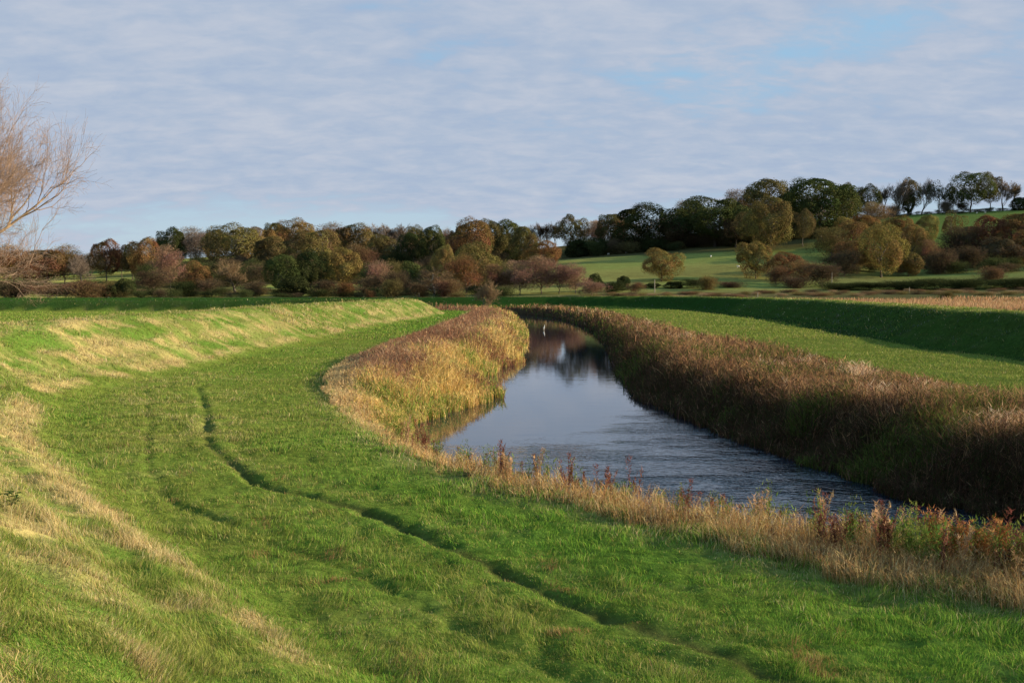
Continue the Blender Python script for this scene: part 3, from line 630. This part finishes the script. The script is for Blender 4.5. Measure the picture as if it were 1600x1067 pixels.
def bare_meshes(seed, lev=5, spread=(.35, .8), up=(.0, .10, .12, .10), twr=1.0):
    r = np.random.default_rng(seed); segs, tw = [], []
    grow(r, (0, 0, 0), np.array([0, 0, 1.]), .34, .024, 0, lev, segs, tw, spread, up, 3, (3, 5), .14)
    V1, F1 = tube(segs, 5); V2, F2 = tube([(a, b, max(c, .0022)*twr, max(d, .0016)*twr) for a, b, c, d in tw], 3)
    rr, zm = norm_unit(V2)
    for V in (V1, V2): V[:, :2] *= .54/rr; V[:, 2] *= 1/zm
    col = np.tile([[.5, .5, .5]], (len(V2), 1)); return mesh_np('trunk', V1, F1, 4, None, True), mesh_np('crown', V2, F2, 4, col)
PROTO = {
 'oak': [(trunk_mesh(11), crown_mesh(s, 40, .165, 21000, .0100, .51, .47, .5, flat=-.15)) for s in (1, 2, 3, 4)],
 'tall': [(trunk_mesh(21, .7, .02, 9, .25), crown_mesh(s, 28, .16, 12500, .0100, .56, .44, .5, flat=.1)) for s in (5, 6, 7)],
 'open': [(trunk_mesh(31, .75, .018, 10, .2), crown_mesh(s, 20, .13, 3600, .012, .58, .42, .5)) for s in (8, 9)],
 'round': [(trunk_mesh(91, .5, .02, 7, .03), crown_mesh(s, 44, .16, 21000, .0100, .50, .50, .5, flat=-.4)) for s in (18, 19)],
 'bare': [bare_meshes(s) for s in (41, 42, 43)],
 'thin': [bare_meshes(s, 5, (.25, .6), (.05, .2, .2, .15)) for s in (51, 52)],
 'dense': [(trunk_mesh(61, .5, .016, 8, .05), crown_mesh(s, 26, .17, 9500, .021, .5, .5, .5, twiggy=.15)) for s in (12, 13)],
 'bush': [(trunk_mesh(71, .35, .02, 7, .0), crown_mesh(s, 22, .21, 7500, .019, .36, .62, .5)) for s in (14, 15)],
 'shrub': [(trunk_mesh(81, .35, .014, 9, .0), crown_mesh(s, 20, .21, 7500, .028, .38, .6, .5, twiggy=.15)) for s in (16, 17)],
}
for k_, l_ in PROTO.items():
    for a_, b_ in l_:
        a_.materials.append(M_BARK); b_.materials.append(M_CROWN)
C_ = dict(rust=(.21,.115,.055), orange=(.24,.145,.06), gold=(.235,.175,.062), yellow=(.27,.225,.08), olive=(.135,.115,.048), ogold=(.175,.14,.054), green=(.08,.10,.034), dark=(.05,.062,.024), brown=(.19,.115,.065),
          pink=(.29,.175,.125), grey=(.24,.19,.155), umber=(.11,.08,.05), tan=(.30,.21,.125))
cnt = [0]
def ground_at(px, D): 
    x = (px-CX)/F*D*math.cos(PITCH)**0; return x, float(height(np.array([x]), np.array([float(D)]), False)[0])
def plant(px, D, wpx, top, kind, colr, label, group, name=None, cat=None, bark=None, lift=0.0):
    if 'hedge' in label and 'bush' not in label[:16]: top -= 4; wpx *= 1.35; colr = 'dark'
    P = at_depth(px, top, D); x = P[0]; wpx = wpx*(1.45 if group == GH and kind in ('oak', 'dense') else 1.3 if group in (GS, GW) and kind in ('oak', 'dense', 'tall', 'open') else 1.32 if group == GM and kind in ('oak', 'dense') else 1.14 if kind not in ('bush', 'shrub') else 1.05); z = float(height(np.array([x]), np.array([float(D)]), False)[0])
    h = max(P[2]-z, 1.2); w = wpx/F*D
    protos = PROTO[kind]; cnt[0] += 1; tm, cm_ = protos[cnt[0] % len(protos)]
    bushy = kind in ('bush', 'shrub')
    nm = name or ('bush' if bushy else {'bare': 'bare_tree', 'thin': 'bare_tree', 'dense': 'bare_tree'}.get(kind, 'oak_tree'))
    root = bpy.data.objects.new(nm, None); COL.objects.link(root); root.empty_display_size = .2
    root.location = (x, D, z-.15); root.scale = (w, w, h*1.02+.15); root.rotation_euler[2] = (cnt[0]*2.399) % 6.283
    tag(root, label, cat or ('bush' if bushy else 'tree'), group)
    t = bpy.data.objects.new('stems' if bushy else 'trunk', tm); COL.objects.link(t); t.parent = root
    if bark:
        t.material_slots[0].link = 'OBJECT'; t.material_slots[0].material = bark
    c = bpy.data.objects.new('foliage' if bushy else 'crown', cm_); COL.objects.link(c); c.parent = root
    cc = np.array(C_[colr])*(.9+.2*((cnt[0]*.618) % 1)); c.color = (*cc, 1)
    return root, h
GW, GV, GS, GH, GC, GM = 'trees of the wood left of the river', 'trees and bushes on the valley floor', 'trees along the skyline on the right', 'trees of the dark wood above the sloping field', 'trees standing in the sloping field', 'trees of the autumn belt on the right slope'
T = [
# far left
(20,560,60,384,'dense','rust','russet bare tree furthest left behind the big bare willow',GW),
(62,570,60,392,'oak','brown','brown oak seen through the lowest willow branches',GW),
(100,575,46,384,'dense','orange','orange-brown twiggy tree right of the willow branches',GW),
(128,500,46,402,'bare','grey','grey bare tree between the willow and the rust oak',GW),
(165,580,38,376,'oak','rust','rust brown oak above the small green field patch',GW),
(190,590,24,384,'tall','umber','narrow dark tree between rust oak and olive oak at the left',GW),
(206,585,24,380,'oak','olive','small dark olive oak left of the orange-brown oak',GW),
(228,575,42,373,'oak','orange','broad orange-brown oak left of the pinkish bare tree',GW),
(265,500,42,386,'dense','pink','rounded pinkish bare tree before the dark woodland edge',GW),
(240,440,46,425,'dense','umber','olive-brown thicket tree under the orange-brown oak',GV),
(196,415,30,436,'bush','dark','dark evergreen bush low at the left field patch',GV),
(172,412,26,446,'bush','dark','smaller dark bush left of the evergreen one',GV),
(135,408,70,440,'shrub','brown','wide brown scrub bush at the far left valley floor',GV),
(75,410,60,444,'shrub','brown','brown scrub bush below the willow branches',GV),
(25,412,60,438,'shrub','umber','dark scrub bush at the left edge of the valley floor',GV),
(268,700,36,357,'oak','dark','dark round oak standing highest at the left end of the wood',GW),
(306,720,50,357,'dense','grey','hazy grey bare crown right of the dark round oak',GW),
(338,700,30,360,'oak','olive','olive crown half hidden left of the big dome oak',GW),
(368,640,66,352,'oak','ogold','big domed olive-orange oak at the left part of the wood',GW),
(308,450,42,409,'round','orange','small glowing orange oak in front of the dark wood',GV),
(367,455,46,409,'bare','tan','pale bare spreading tree on the small green patch',GV),
(330,420,44,436,'shrub','umber','dark scrub bush right of the small orange oak',GV),
(290,418,40,440,'shrub','dark','dark low bush below the small orange oak',GV),
(395,420,40,440,'shrub','umber','brown bush at the foot of the pale bare tree',GV),
(412,660,42,357,'oak','gold','orange-olive oak right of the big dome oak',GW),
(432,720,36,350,'oak','olive','olive tree top peeping over the middle of the left wood',GW),
(466,710,50,344,'oak','orange','orange-topped oak highest in the left wood',GW),
(425,600,50,372,'oak','olive','olive oak in second rank of the left wood',GW),
(490,610,62,361,'oak','ogold','dome-shaped oak with orange cap behind the dark pair',GW),
(440,440,52,400,'oak','green','dark green round oak, left of the dark pair on the valley floor',GV),
(485,445,54,392,'oak','dark','nearly black oak with a russet cap on the valley floor',GV),
(535,450,52,389,'oak','gold','golden-olive oak right of the nearly black oak',GV),
(460,418,44,432,'bush','dark','dark bush at the foot of the dark oak pair',GV),
(505,416,40,438,'shrub','umber','dark brown bush left of the round rust bush',GV),
(525,700,48,350,'dense','brown','brown twiggy crown left of the yellow-olive tree in the wood',GW),
(556,640,56,352,'oak','ogold','yellow-olive oak with a bare top in the middle wood',GW),
(588,730,34,353,'thin','grey','leftmost grey bare tree of the bare skyline row in the wood',GW),
(607,735,34,354,'thin','grey','second grey bare tree of the bare skyline row in the wood',GW),
(628,735,34,353,'thin','grey','rightmost grey bare tree of the bare skyline row in the wood',GW),
(595,620,40,368,'oak','olive','dark olive oak in front of the bare skyline row',GW),
(560,570,44,384,'dense','brown','brown mottled tree below the yellow-olive oak',GW),
(645,600,36,366,'oak','dark','dark oak right of the bare skyline row',GW),
(650,720,30,354,'oak','olive','olive crown peeping above the dark oak',GW),
(675,610,36,355,'oak','green','olive green oak left of the slim pinkish tree',GW),
(698,620,24,359,'dense','pink','slim pinkish tree left of the big rust oak',GW),
(718,640,28,354,'oak','umber','brown shaded oak touching the big rust oak on its left',GW),
(737,590,60,343,'oak','rust','big rust-red oak, tallest in the middle of the picture',GW),
(765,620,42,345,'oak','olive','olive oak right behind the big rust oak',GW),
(795,625,44,346,'oak','green','dark olive oak at the right end of the left wood',GW),
(820,600,34,356,'oak','olive','small olive oak ending the left wood beside the gap',GW),
(742,480,70,381,'oak','ogold','wide yellow-olive oak in front of the big rust oak',GV),
(694,500,32,385,'oak','yellow','small yellow tree below the slim pinkish tree',GV),
(728,435,62,400,'dense','rust','russet twiggy tree before the wide yellow-olive oak',GV),
(678,425,50,419,'bare','tan','bare birch with a pale trunk near the levee',GV),
(640,440,36,410,'bush','green','green bush left of the pale trunked birch',GV),
(592,450,40,409,'shrub','pink','pink-brown bush below the middle of the left wood',GV),
(620,425,44,425,'shrub','umber','dark brown bush between green bush and pink-brown bush',GV),
(575,422,40,432,'shrub','umber','dark grey-brown bush behind the small orange bush',GV),
(612,404,32,437,'shrub','olive','round olive bush just behind the far levee',GV),
(538,404,36,441,'shrub','rust','round rust-red bush just behind the far levee',GV),
(578,402,18,453,'shrub','orange','tiny orange bush between the rust and olive round bushes',GV),
(655,408,40,442,'shrub','umber','low dark bush at the foot of the pale birch',GV),
(700,412,44,436,'shrub','brown','brown bush right of the pale birch',GV),
(776,420,44,414,'dense','brown','brown twiggy tree left of the pink willow thicket',GV),
# centre
(848,560,52,378,'oak','orange','rust and olive oak above the pink willow thicket',GV),
(812,420,48,408,'dense','pink','leftmost pinkish willow of the riverside thicket',GV),
(846,424,54,402,'dense','pink','tallest pinkish willow of the riverside thicket',GV),
(874,420,44,416,'dense','pink','pinkish willow right of the tallest in the thicket',GV),
(899,418,44,413,'dense','pink','rounded pinkish willow at the right end of the thicket',GV),
(925,405,46,440,'shrub','pink','low reddish bush at the right foot of the willow thicket',GV),
(832,800,18,354,'thin','umber','first slender dark tree of the gap on the skyline',GH),
(843,800,18,351,'thin','umber','second slender dark tree of the gap on the skyline',GH),
(855,800,18,352,'thin','umber','third slender dark tree of the gap on the skyline',GH),
(867,800,20,350,'thin','umber','fourth slender dark tree of the gap, beside the twin-topped oak',GH),
(892,690,44,336,'tall','olive','twin-topped dark oak on the skyline left of centre field',GH),
(924,740,28,346,'dense','tan','pale bare tree right of the twin-topped oak',GH),
(941,730,22,348,'dense','pink','small pinkish bare tree left of the green brown oak',GH),
(955,720,34,336,'oak','olive','green-brown oak left of the big dark domed oak',GH),
(970,715,22,340,'dense','brown','brown tree squeezed against the big dark domed oak',GH),
(1014,670,84,321,'oak','dark','big dark domed oak at the left end of the upper wood',GH),
(930,660,36,372,'bush','dark','dark bush under the green-brown oak by the field corner',GH),
(905,655,40,376,'bush','dark','dark bush under the twin-topped oak',GH),
(1068,700,46,317,'dense','brown','bare brown-orange tree right of the big dark domed oak',GH),
(1058,660,36,344,'oak','umber','shaded brown oak in the dip between the two big dark oaks',GH),
(1118,655,76,309,'oak','green','big green oak with a yellow right flank',GH),
(1085,690,26,315,'oak','olive','olive crown behind the left shoulder of the big green oak',GH),
(1160,680,40,318,'oak','rust','rusty crown right of the big green oak',GH),
(1160,720,36,298,'dense','grey','grey bare top rising behind the rusty crown',GH),
(1150,640,40,340,'oak','umber','shaded oak under the rusty crown',GH),
(1198,700,58,284,'oak','olive','dark olive oak with rounded top high on the wood',GH),
(1240,690,52,301,'oak','green','olive-green oak left of the biggest green oak',GH),
(1204,600,50,309,'oak','ogold','rust and gold oak bulging over the field edge',GH),
(1176,620,40,334,'oak','olive','olive oak left of the rust and gold one',GH),
(1282,660,84,281,'oak','green','biggest green oak at the right end of the upper wood',GH),
(1255,620,34,328,'tall','olive','small olive tree with visible trunks at the top of the field',GH),
(1322,690,26,289,'oak','olive','olive tree touching the right side of the biggest green oak',GH),
(1318,640,30,340,'bush','yellow','small yellow bush at the foot of the biggest green oak',GH),
# field
(1034,470,54,389,'round','gold','lone golden oak in the middle of the sloping field',GC),
(1181,480,48,379,'round','gold','golden tree at the right of the sloping field, beside the brown bush',GC),
(1226,470,48,395,'oak','rust','rusty oak right of the golden field tree',GC),
(1256,455,46,408,'dense','brown','bare brown tree right of the rusty oak',GC),
(1213,440,32,416,'shrub','brown','brown bush below the golden field tree',GV),
(1105,420,34,432,'shrub','ogold','round olive-brown bush at the foot of the field',GV),
(1083,430,40,436,'shrub','dark','dark bush left of the round olive-brown bush',GV),
(1140,432,40,440,'shrub','umber','dark low bush right of the round olive-brown bush',GV),
(1055,432,34,440,'bush','dark','dark bush under the lone golden oak',GV),
(1020,436,26,442,'bush','dark','small dark bush left under the lone golden oak',GV),
(975,428,20,432,'bush','dark','small dark pointed bush left of the field foot',GV),
(960,420,34,440,'shrub','dark','dark scrub bush beside the pointed one',GV),
(993,410,28,441,'shrub','brown','brown rounded bush left of the pale post',GV),
(930,432,24,428,'bush','dark','dark bush peeping over the reddish bush',GV),
(1285,440,60,412,'shrub','umber','dark brown scrub at the left foot of the autumn belt',GM),
(1240,432,40,432,'shrub','umber','low dark scrub left of the utility post',GM),
# autumn belt
(1300,560,46,357,'dense','olive','dim olive bare tree at the left end of the autumn belt',GM),
(1332,575,50,346,'oak','rust','rust-topped oak at the left of the autumn belt',GM),
(1350,650,34,336,'oak','orange','orange crown behind the rust-topped oak',GM),
(1362,700,46,318,'dense','tan','pale brown bare bush-like tree below the skyline row',GM),
(1340,530,50,378,'oak','rust','shaded russet oak in the front of the autumn belt',GM),
(1378,505,62,352,'oak','gold','large golden oak bulging to the front of the autumn belt',GM),
(1402,600,50,340,'oak','gold','gold-brown oak behind the large golden oak',GM),
(1426,560,44,352,'oak','gold','golden-orange oak right of the large golden oak',GM),
(1447,620,28,338,'oak','yellow','yellow oak between the golden-orange oak and olive tree',GM),
(1487,610,42,331,'open','ogold','thin olive-gold tree against the upper field',GM),
(1454,530,30,376,'dense','brown','brown bare tree right of the golden-orange oak',GM),
(1490,560,50,356,'dense','umber','dark bare thicket tree in the dip of the belt',GM),
(1520,580,44,356,'oak','umber','dark brown oak left of the right-hand rust group',GM),
(1470,520,46,392,'shrub','umber','dark scrub in the hollow of the autumn belt',GM),
(1510,530,50,386,'shrub','umber','dark scrub below the dark brown oak',GM),
(1547,570,48,338,'oak','rust','left oak of the right-hand rust group',GM),
(1590,560,52,336,'oak','rust','right oak of the right-hand rust group, cut by the frame',GM),
(1560,540,50,372,'oak','umber','shaded oak in front of the right-hand rust group',GM),
(1605,545,50,362,'oak','orange','orange-brown oak at the right edge of the belt',GM),
(1645,560,60,340,'oak','rust','rust oak just beyond the right edge',GM),
(1320,500,50,392,'shrub','umber','dark undergrowth left of the large golden oak',GM),
(1420,515,40,396,'bush','ogold','olive-gold bush at the foot of the golden-orange oak',GM),
# skyline
(1340,745,24,296,'thin','grey','first bare tree of the skyline row, left of the dark oak',GS),
(1356,740,34,289,'tall','dark','dark oak second in the skyline row',GS),
(1382,755,26,292,'thin','grey','thin bare tree right of the dark oak on the skyline',GS),
(1398,750,36,284,'bare','grey','fan-shaped bare tree on the skyline',GS),
(1419,750,30,279,'tall','olive','rounded oak with ivy clad trunk on the skyline',GS),
(1421,748,18,300,'bush','dark','dark ivy mass on the trunk of the rounded skyline oak',GS),
(1441,752,32,282,'bare','grey','forked bare tree in the middle of the skyline row',GS),
(1468,750,32,283,'open','dark','loose dark oak right of the forked bare tree',GS),
(1490,752,24,293,'tall','dark','small dark oak left of the largest skyline oak',GS),
(1518,750,50,270,'tall','green','largest oak of the skyline row',GS),
(1548,752,32,271,'tall','olive','olive oak leaning on the largest skyline oak',GS),
(1568,755,22,284,'thin','grey','slim bare tree right of the olive skyline oak',GS),
(1583,755,26,287,'thin','tan','last bare tree of the skyline row before the frame edge',GS),
(1478,754,22,315,'shrub','grey','grey bush under the loose dark oak on the skyline',GS),
(1505,754,22,316,'shrub','umber','dark bush under the largest skyline oak',GS),
(1398,754,24,321,'shrub','grey','grey bush under the fan-shaped bare tree',GS),
(1595,752,30,309,'bush','dark','dark bush ending the skyline row at the frame edge',GS),
(1640,752,50,280,'tall','olive','olive oak just outside the right end of the skyline row',GS),
# hedge
(1549,425,44,417,'shrub','brown','round bare bush standing above the dark hedge',GV),
(1310,422,50,446,'shrub','dark','left piece of dark hedge below the lower field',GV),
(1360,420,56,445,'shrub','umber','second piece of dark hedge below the lower field',GV),
(1410,418,56,443,'shrub','dark','third piece of dark hedge, middle of the hedge',GV),
(1462,416,60,439,'shrub','umber','taller dark hedge piece left of the round bare bush',GV),
(1512,414,52,440,'shrub','dark','dark hedge piece touching the round bare bush',GV),
(1570,414,56,439,'shrub','dark','dark hedge piece right of the round bare bush',GV),
(1622,414,60,438,'shrub','dark','dark hedge piece at the right edge of the picture',GV),
(1478,345,26,456,'shrub','ogold','small olive bush in the reed field',GV),
# by the levee
(752,262,38,441,'bare','tan','small bare bush tree standing before the far levee',GV),
]
_hs = []
for px, D, w, top, kd, cl, lab, gr in T:
    o, h = plant(px, D, w, top, kd, cl, lab, gr, bark=(M_BIRCH if 'birch' in lab else None),
                 name=('birch_tree' if 'birch' in lab else 'willow_tree' if 'pinkish willow' in lab else None)); _hs.append((round(h, 1), px, kd, lab[:30]))
if __name__ == '__main__' and False: print(_hs)
# far-off wood behind the separate trees and undergrowth between them: nobody could count these
def merged(name, spots, proto, colr, label, cat):
    """spots: (x, y, z, w, h)"""
    Vs, Fs, Cs = [], [], []; off = 0; r = np.random.default_rng(3); k = 3 if proto[0].polygons[0].loop_total == 3 else 4
    data = []
    for me in proto:
        v = np.empty(len(me.vertices)*3, np.float32); me.vertices.foreach_get('co', v)
        f = np.empty(len(me.loops), np.int32); me.loops.foreach_get('vertex_index', f)
        c = np.empty(len(me.vertices)*4, np.float32); me.attributes['Col'].data.foreach_get('color', c); data.append((v.reshape(-1, 3), f.reshape(-1, k), c.reshape(-1, 4)[:, :3]))
    for i, (x, y, z, w, h) in enumerate(spots):
        v, f, c = data[i % len(data)]; nf = len(f)//2; v, f, c = v[:nf*k], f[:nf], c[:nf*k]; a = r.uniform(0, 6.28)
        R = np.array([[math.cos(a), -math.sin(a)], [math.sin(a), math.cos(a)]]); q = v.copy(); q[:, :2] = q[:, :2]@R.T*w; q[:, 2] = q[:, 2]*h
        cc = np.array(colr[i % len(colr)])*r.uniform(.8, 1.2); Vs.append(q+np.array([x, y, z])); Fs.append(f+off); off += len(v); Cs.append(cc[None]*(.5+1.0*c[:, :1]))
    return tag(link(name, mesh_np(name, np.vstack(Vs), np.vstack(Fs), k, np.vstack(Cs)), M_REED), label, cat, kind='stuff')
def spots(n, p0, p1, tops, D0, D1, hpx, wm, seed):
    r = np.random.default_rng(seed); S = []
    for i in range(n):
        px = p0+(p1-p0)*(i+r.uniform(.1, .9))/n; D = r.uniform(D0, D1); x, z = ground_at(px, D)
        if tops: ty = np.interp(px, [t[0] for t in tops], [t[1] for t in tops])+r.uniform(0, 7); h = at_depth(px, ty, D)[2]-z
        else: h = hpx*r.uniform(.6, 1.3)
        S.append((x, D, z-.3, wm*r.uniform(.7, 1.3), max(h, 1.5)))
    return S
dn = [p[1] for p in PROTO['dense']]; sh = [p[1] for p in PROTO['shrub']]
merged('distant_woodland', spots(46, 235, 830, [(235, 372), (270, 364), (300, 362), (460, 352), (560, 358), (640, 360), (740, 360), (830, 366)], 740, 800, 0, 17, 1)
       + spots(34, -60, 240, [(-60, 396), (240, 388)], 640, 720, 0, 15, 2) + spots(30, 400, 830, [(400, 376), (830, 372)], 640, 700, 0, 14, 8)
       + spots(26, 980, 1330, [(980, 350), (1060, 326), (1120, 322), (1190, 306), (1330, 300)], 715, 760, 0, 14, 3),
       dn, [C_['grey'], C_['brown'], C_['umber'], C_['pink'], C_['olive']], 'hazy brown mass of far-off bare wood on the hill', 'woodland')
merged('woodland_undergrowth', spots(110, 225, 830, None, 490, 640, 9, 14, 4) + spots(80, 890, 1290, None, 645, 690, 9, 13, 5)
       + spots(50, 1290, 1660, None, 505, 600, 6.5, 10, 6) + spots(50, 150, 800, None, 400, 430, 3.4, 8, 7) + spots(34, -60, 250, None, 430, 520, 4.5, 10, 12) + spots(30, 1330, 1620, None, 745, 760, 2.5, 7, 9),
       sh, [C_['umber'], C_['dark'], C_['dark'], C_['olive']], 'dark tangled undergrowth at the feet of the woods', 'undergrowth')
merged('valley_scrub', spots(70, 930, 1640, None, 372, 405, 1.3, 6, 10) + spots(60, -40, 900, None, 360, 385, 1.2, 6, 11),
       sh, [C_['tan'], C_['umber'], C_['brown'], C_['ogold']], 'low brown scrub on the valley floor behind the levees', 'scrub')

# ------------------------------------------------------------------ the big bare willow at the left
def willow():
    r = np.random.default_rng(12); segs, tw = [], []; D = 84.0; bx = -47.5; bz = float(height(np.array([bx]), np.array([D]), False)[0])
    base = np.array([0, 0, -.2])
    trunk = [base, np.array([.3, 0, 2.2]), np.array([.9, .1, 4.2])]
    segs += [(trunk[0], trunk[1], .75, .6), (trunk[1], trunk[2], .6, .52)]
    mains = [((.92, .1, .95), 9.5, .27), ((1.0, -.3, .55), 9.0, .25), ((.35, .4, 1.25), 9.0, .30), ((.95, .45, .5), 8.0, .2), ((.75, .2, .95), 9.0, .22), ((.8, -.45, 1.5), 9.5, .22), ((.45, .1, 1.6), 10, .24), ((.9, .1, .72), 9.5, .22), ((-.5, .2, 1.1), 8.0, .28), ((-1, -.2, .6), 7, .24), ((.1, -.9, .9), 7.0, .24), ((.2, .95, .7), 7.0, .24), ((.65, -.25, 1.2), 9.6, .26)]
    for d, L, rr in mains:
        d = np.array(d); d = d/np.linalg.norm(d)
        grow(r, trunk[2]+r.normal(0, .15, 3), d, L*.62, rr*1.45, 1, 7, segs, tw, (.3, .85), (0, .0, .06, .08, .07, .05, .03, .02), 4, (2, 5), .20)
    V, Fc = tube([(a, b, max(c, .012), max(e, .011)) for a, b, c, e in segs], 6); V2, F2 = tube([(a, b, max(c, .0065), max(e, .0055)) for a, b, c, e in tw], 3)
    fx = 12.4/np.percentile(V2[:, 0], 99.85); fz = 21.5/np.percentile(V2[:, 2], 99.9)
    for Q in (V, V2): Q[:, 0] *= fx; Q[:, 1] *= .8; Q[:, 2] *= fz; Q[:, 2] += sm(2, 12, Q[:, 0])*np.maximum(Q[:, 2]-8.5, 0)*.3; Q[:, 2] += np.where(Q[:, 0] > 2, np.maximum(6.5-Q[:, 2], 0)*.5, 0)
    root = bpy.data.objects.new('willow_tree', None); COL.objects.link(root); root.location = (bx, D, bz)
    tag(root, 'large leafless willow with pale orange branches, nearest tree, cut by the left edge', 'tree')
    link('trunk', mesh_np('trunk', V, Fc, 4, None, True), M_WILLOW, root); link('crown', mesh_np('crown', V2, F2, 4), M_TWIG, root)
    open('/tmp/w.txt', 'w').write(f'{len(segs)} {len(tw)} {fx} {fz} {V2.min(0)}')
willow()

# ------------------------------------------------------------------ posts, sheep, bird, low weed
def post(px, top, D, w, label, cross=False):
    P = at_depth(px, top, D); z = float(height(np.array([P[0]]), np.array([float(D)]), False)[0]); h = P[2]-z
    r = np.random.default_rng(int(px)); segs = []; n = 5; p = np.array([0, 0, -.4])
    for k in range(n):
        q = np.array([r.normal(0, .01), r.normal(0, .01), h*(k+1)/n]); segs.append((p, q, w*(1-.05*k), w*(1-.05*(k+1)))); p = q
    segs.append((p, p+np.array([0, 0, .03]), w*.7, w*.05))
    V, Fc = tube(segs, 8); root = link('pole' if h > 2 else 'post', mesh_np('pole', V, Fc, 4), M_POST)
    root.location = (P[0], D, z); tag(root, label, 'pole' if h > 2 else 'post'); return h
post(1023, 437, 412, .16, 'pale wooden pole standing left under the lone golden oak')
post(1300, 425, 432, .16, 'pale wooden pole on the lower field by the autumn belt')
post(1421, 449, 398, .14, 'short pale post in front of the dark hedge')
post(1184, 457, 372, .12, 'tiny pale post just behind the right levee')
def skin(name, pts, edges, rad, mat_, parent=None, sub=1):
    me = bpy.data.meshes.new(name); me.from_pydata(pts, edges, []); me.materials.append(mat_)
    o = bpy.data.objects.new(name, me); COL.objects.link(o); md = o.modifiers.new('skin', 'SKIN'); md.use_smooth_shade = True
    for k, v in enumerate(me.skin_vertices[0].data): v.radius = (rad[k], rad[k]) if not isinstance(rad[k], tuple) else rad[k]; v.use_root = (k == 0)
    s = o.modifiers.new('sub', 'SUBSURF'); s.levels = s.render_levels = sub
    if parent: o.parent = parent
    return o
def make_sheep():
    pts = [(0,0,.58),(.25,0,.6),(.42,0,.58),(.55,0,.68),(.68,0,.74),(.82,0,.66),(-.25,0,.6),(-.45,0,.58),(-.52,0,.42),
           (.34,.12,.42),(.35,.13,.22),(.35,.13,.0),(.34,-.12,.42),(.35,-.13,.22),(.35,-.13,.0),(-.38,.13,.42),(-.42,.14,.24),(-.38,.14,.0),(-.38,-.13,.42),(-.42,-.14,.24),(-.38,-.14,.0),(.66,.12,.78),(.66,-.12,.78)]
    ed = [(0,1),(1,2),(2,3),(3,4),(4,5),(0,6),(6,7),(7,8),(2,9),(9,10),(10,11),(2,12),(12,13),(13,14),(7,15),(15,16),(16,17),(7,18),(18,19),(19,20),(4,21),(4,22)]
    rad = [.27,.27,.22,.13,.11,.06,.28,.22,.05,.1,.05,.04,.1,.05,.04,.11,.055,.04,.11,.055,.04,.03,.03]
    return skin('sheep', pts, ed, rad, M_FLEECE)
sheep0 = make_sheep()
SH = [(1110, 404, 590, 1.2, 'white sheep alone in the open middle of the sloping field'), (1153, 422, 530, 2.6, 'white sheep beside the golden tree in the sloping field'), (950, 394, 655, .3, 'left one of two white sheep along the shaded top edge of the field'),
      (978, 393.5, 655, 3.0, 'right one of two white sheep along the shaded top edge of the field'), (1523, 330, 738, .5, 'white sheep on the skyline under the largest oak'), (1536, 330.5, 738, 2.9, 'sheep on the skyline just right of the other one'),
      (678, 416, 560, 1.0, 'white sheep glimpsed in the gap above the pale birch')]
for i, (px, py, D, rz, lab) in enumerate(SH):
    o = sheep0 if i == 0 else sheep0.copy()
    if i: COL.objects.link(o)
    x, z = ground_at(px, D); o.location = (x, D, z); o.rotation_euler[2] = rz; o.scale = (1.25,)*3
    tag(o, lab, 'sheep', 'sheep grazing on the hill fields')
def egret():
    D = 170.0; P = at_depth(850, 512, D); root = bpy.data.objects.new('white_bird', None); COL.objects.link(root); root.location = (P[0], D, -1.55); root.rotation_euler[2] = math.radians(-60)
    tag(root, 'slim white long-necked bird standing in the river at the far bend', 'bird')
    pts = [(0,0,.5),(.1,0,.56),(.17,0,.64),(.13,0,.74),(.15,0,.84),(.2,0,.9),(-.14,0,.44),(-.26,0,.38),(.0,.04,.38),(.01,.045,.18),(.0,.045,.0),(.0,-.04,.38),(.01,-.045,.18),(.0,-.045,.0)]
    ed = [(0,1),(1,2),(2,3),(3,4),(4,5),(0,6),(6,7),(0,8),(8,9),(9,10),(0,11),(11,12),(12,13)]
    skin('body', pts, ed, [.11,.09,.045,.035,.035,.045,.10,.03,.03,.012,.012,.03,.012,.012], M_FEATHER, root)
    V, Fc = tube([(np.array([.22,0,.9]), np.array([.30,0,.885]), .016, .011), (np.array([.30,0,.885]), np.array([.37,0,.865]), .011, .002)], 6); link('bill', mesh_np('bill', V, Fc, 4), M_BILL, root)
egret()
def nettle():
    r = np.random.default_rng(5); P = ground_hit(22, 795, 1.5)
    V, Fq, C = [], [], []
    for k in range(26):
        a = r.uniform(0, 6.28); z = r.uniform(.10, .34); L = r.uniform(.12, .24); w = L*.32; d = np.array([math.cos(a), math.sin(a), r.uniform(-.1, .35)]); s = np.array([-math.sin(a), math.cos(a), 0]); b = np.array([r.normal(0, .05), r.normal(0, .05), z])
        i = len(V); V += [b, b+d*L*.45+s*w*.5, b+d*L+np.array([0, 0, -.03]), b+d*L*.45-s*w*.5]; Fq.append((i, i+1, i+2, i+3)); C += [(.03, .065, .015)]*4
    root = link('thistle_plant', mesh_np('thistle_plant', np.array(V), np.array(Fq), 4, np.array(C)), M_BLADE); root.location = P; root.scale = (.9, .9, .75)
    tag(root, 'small dark green leafy thistle on the levee slope at the left edge', 'weed')
nettle()
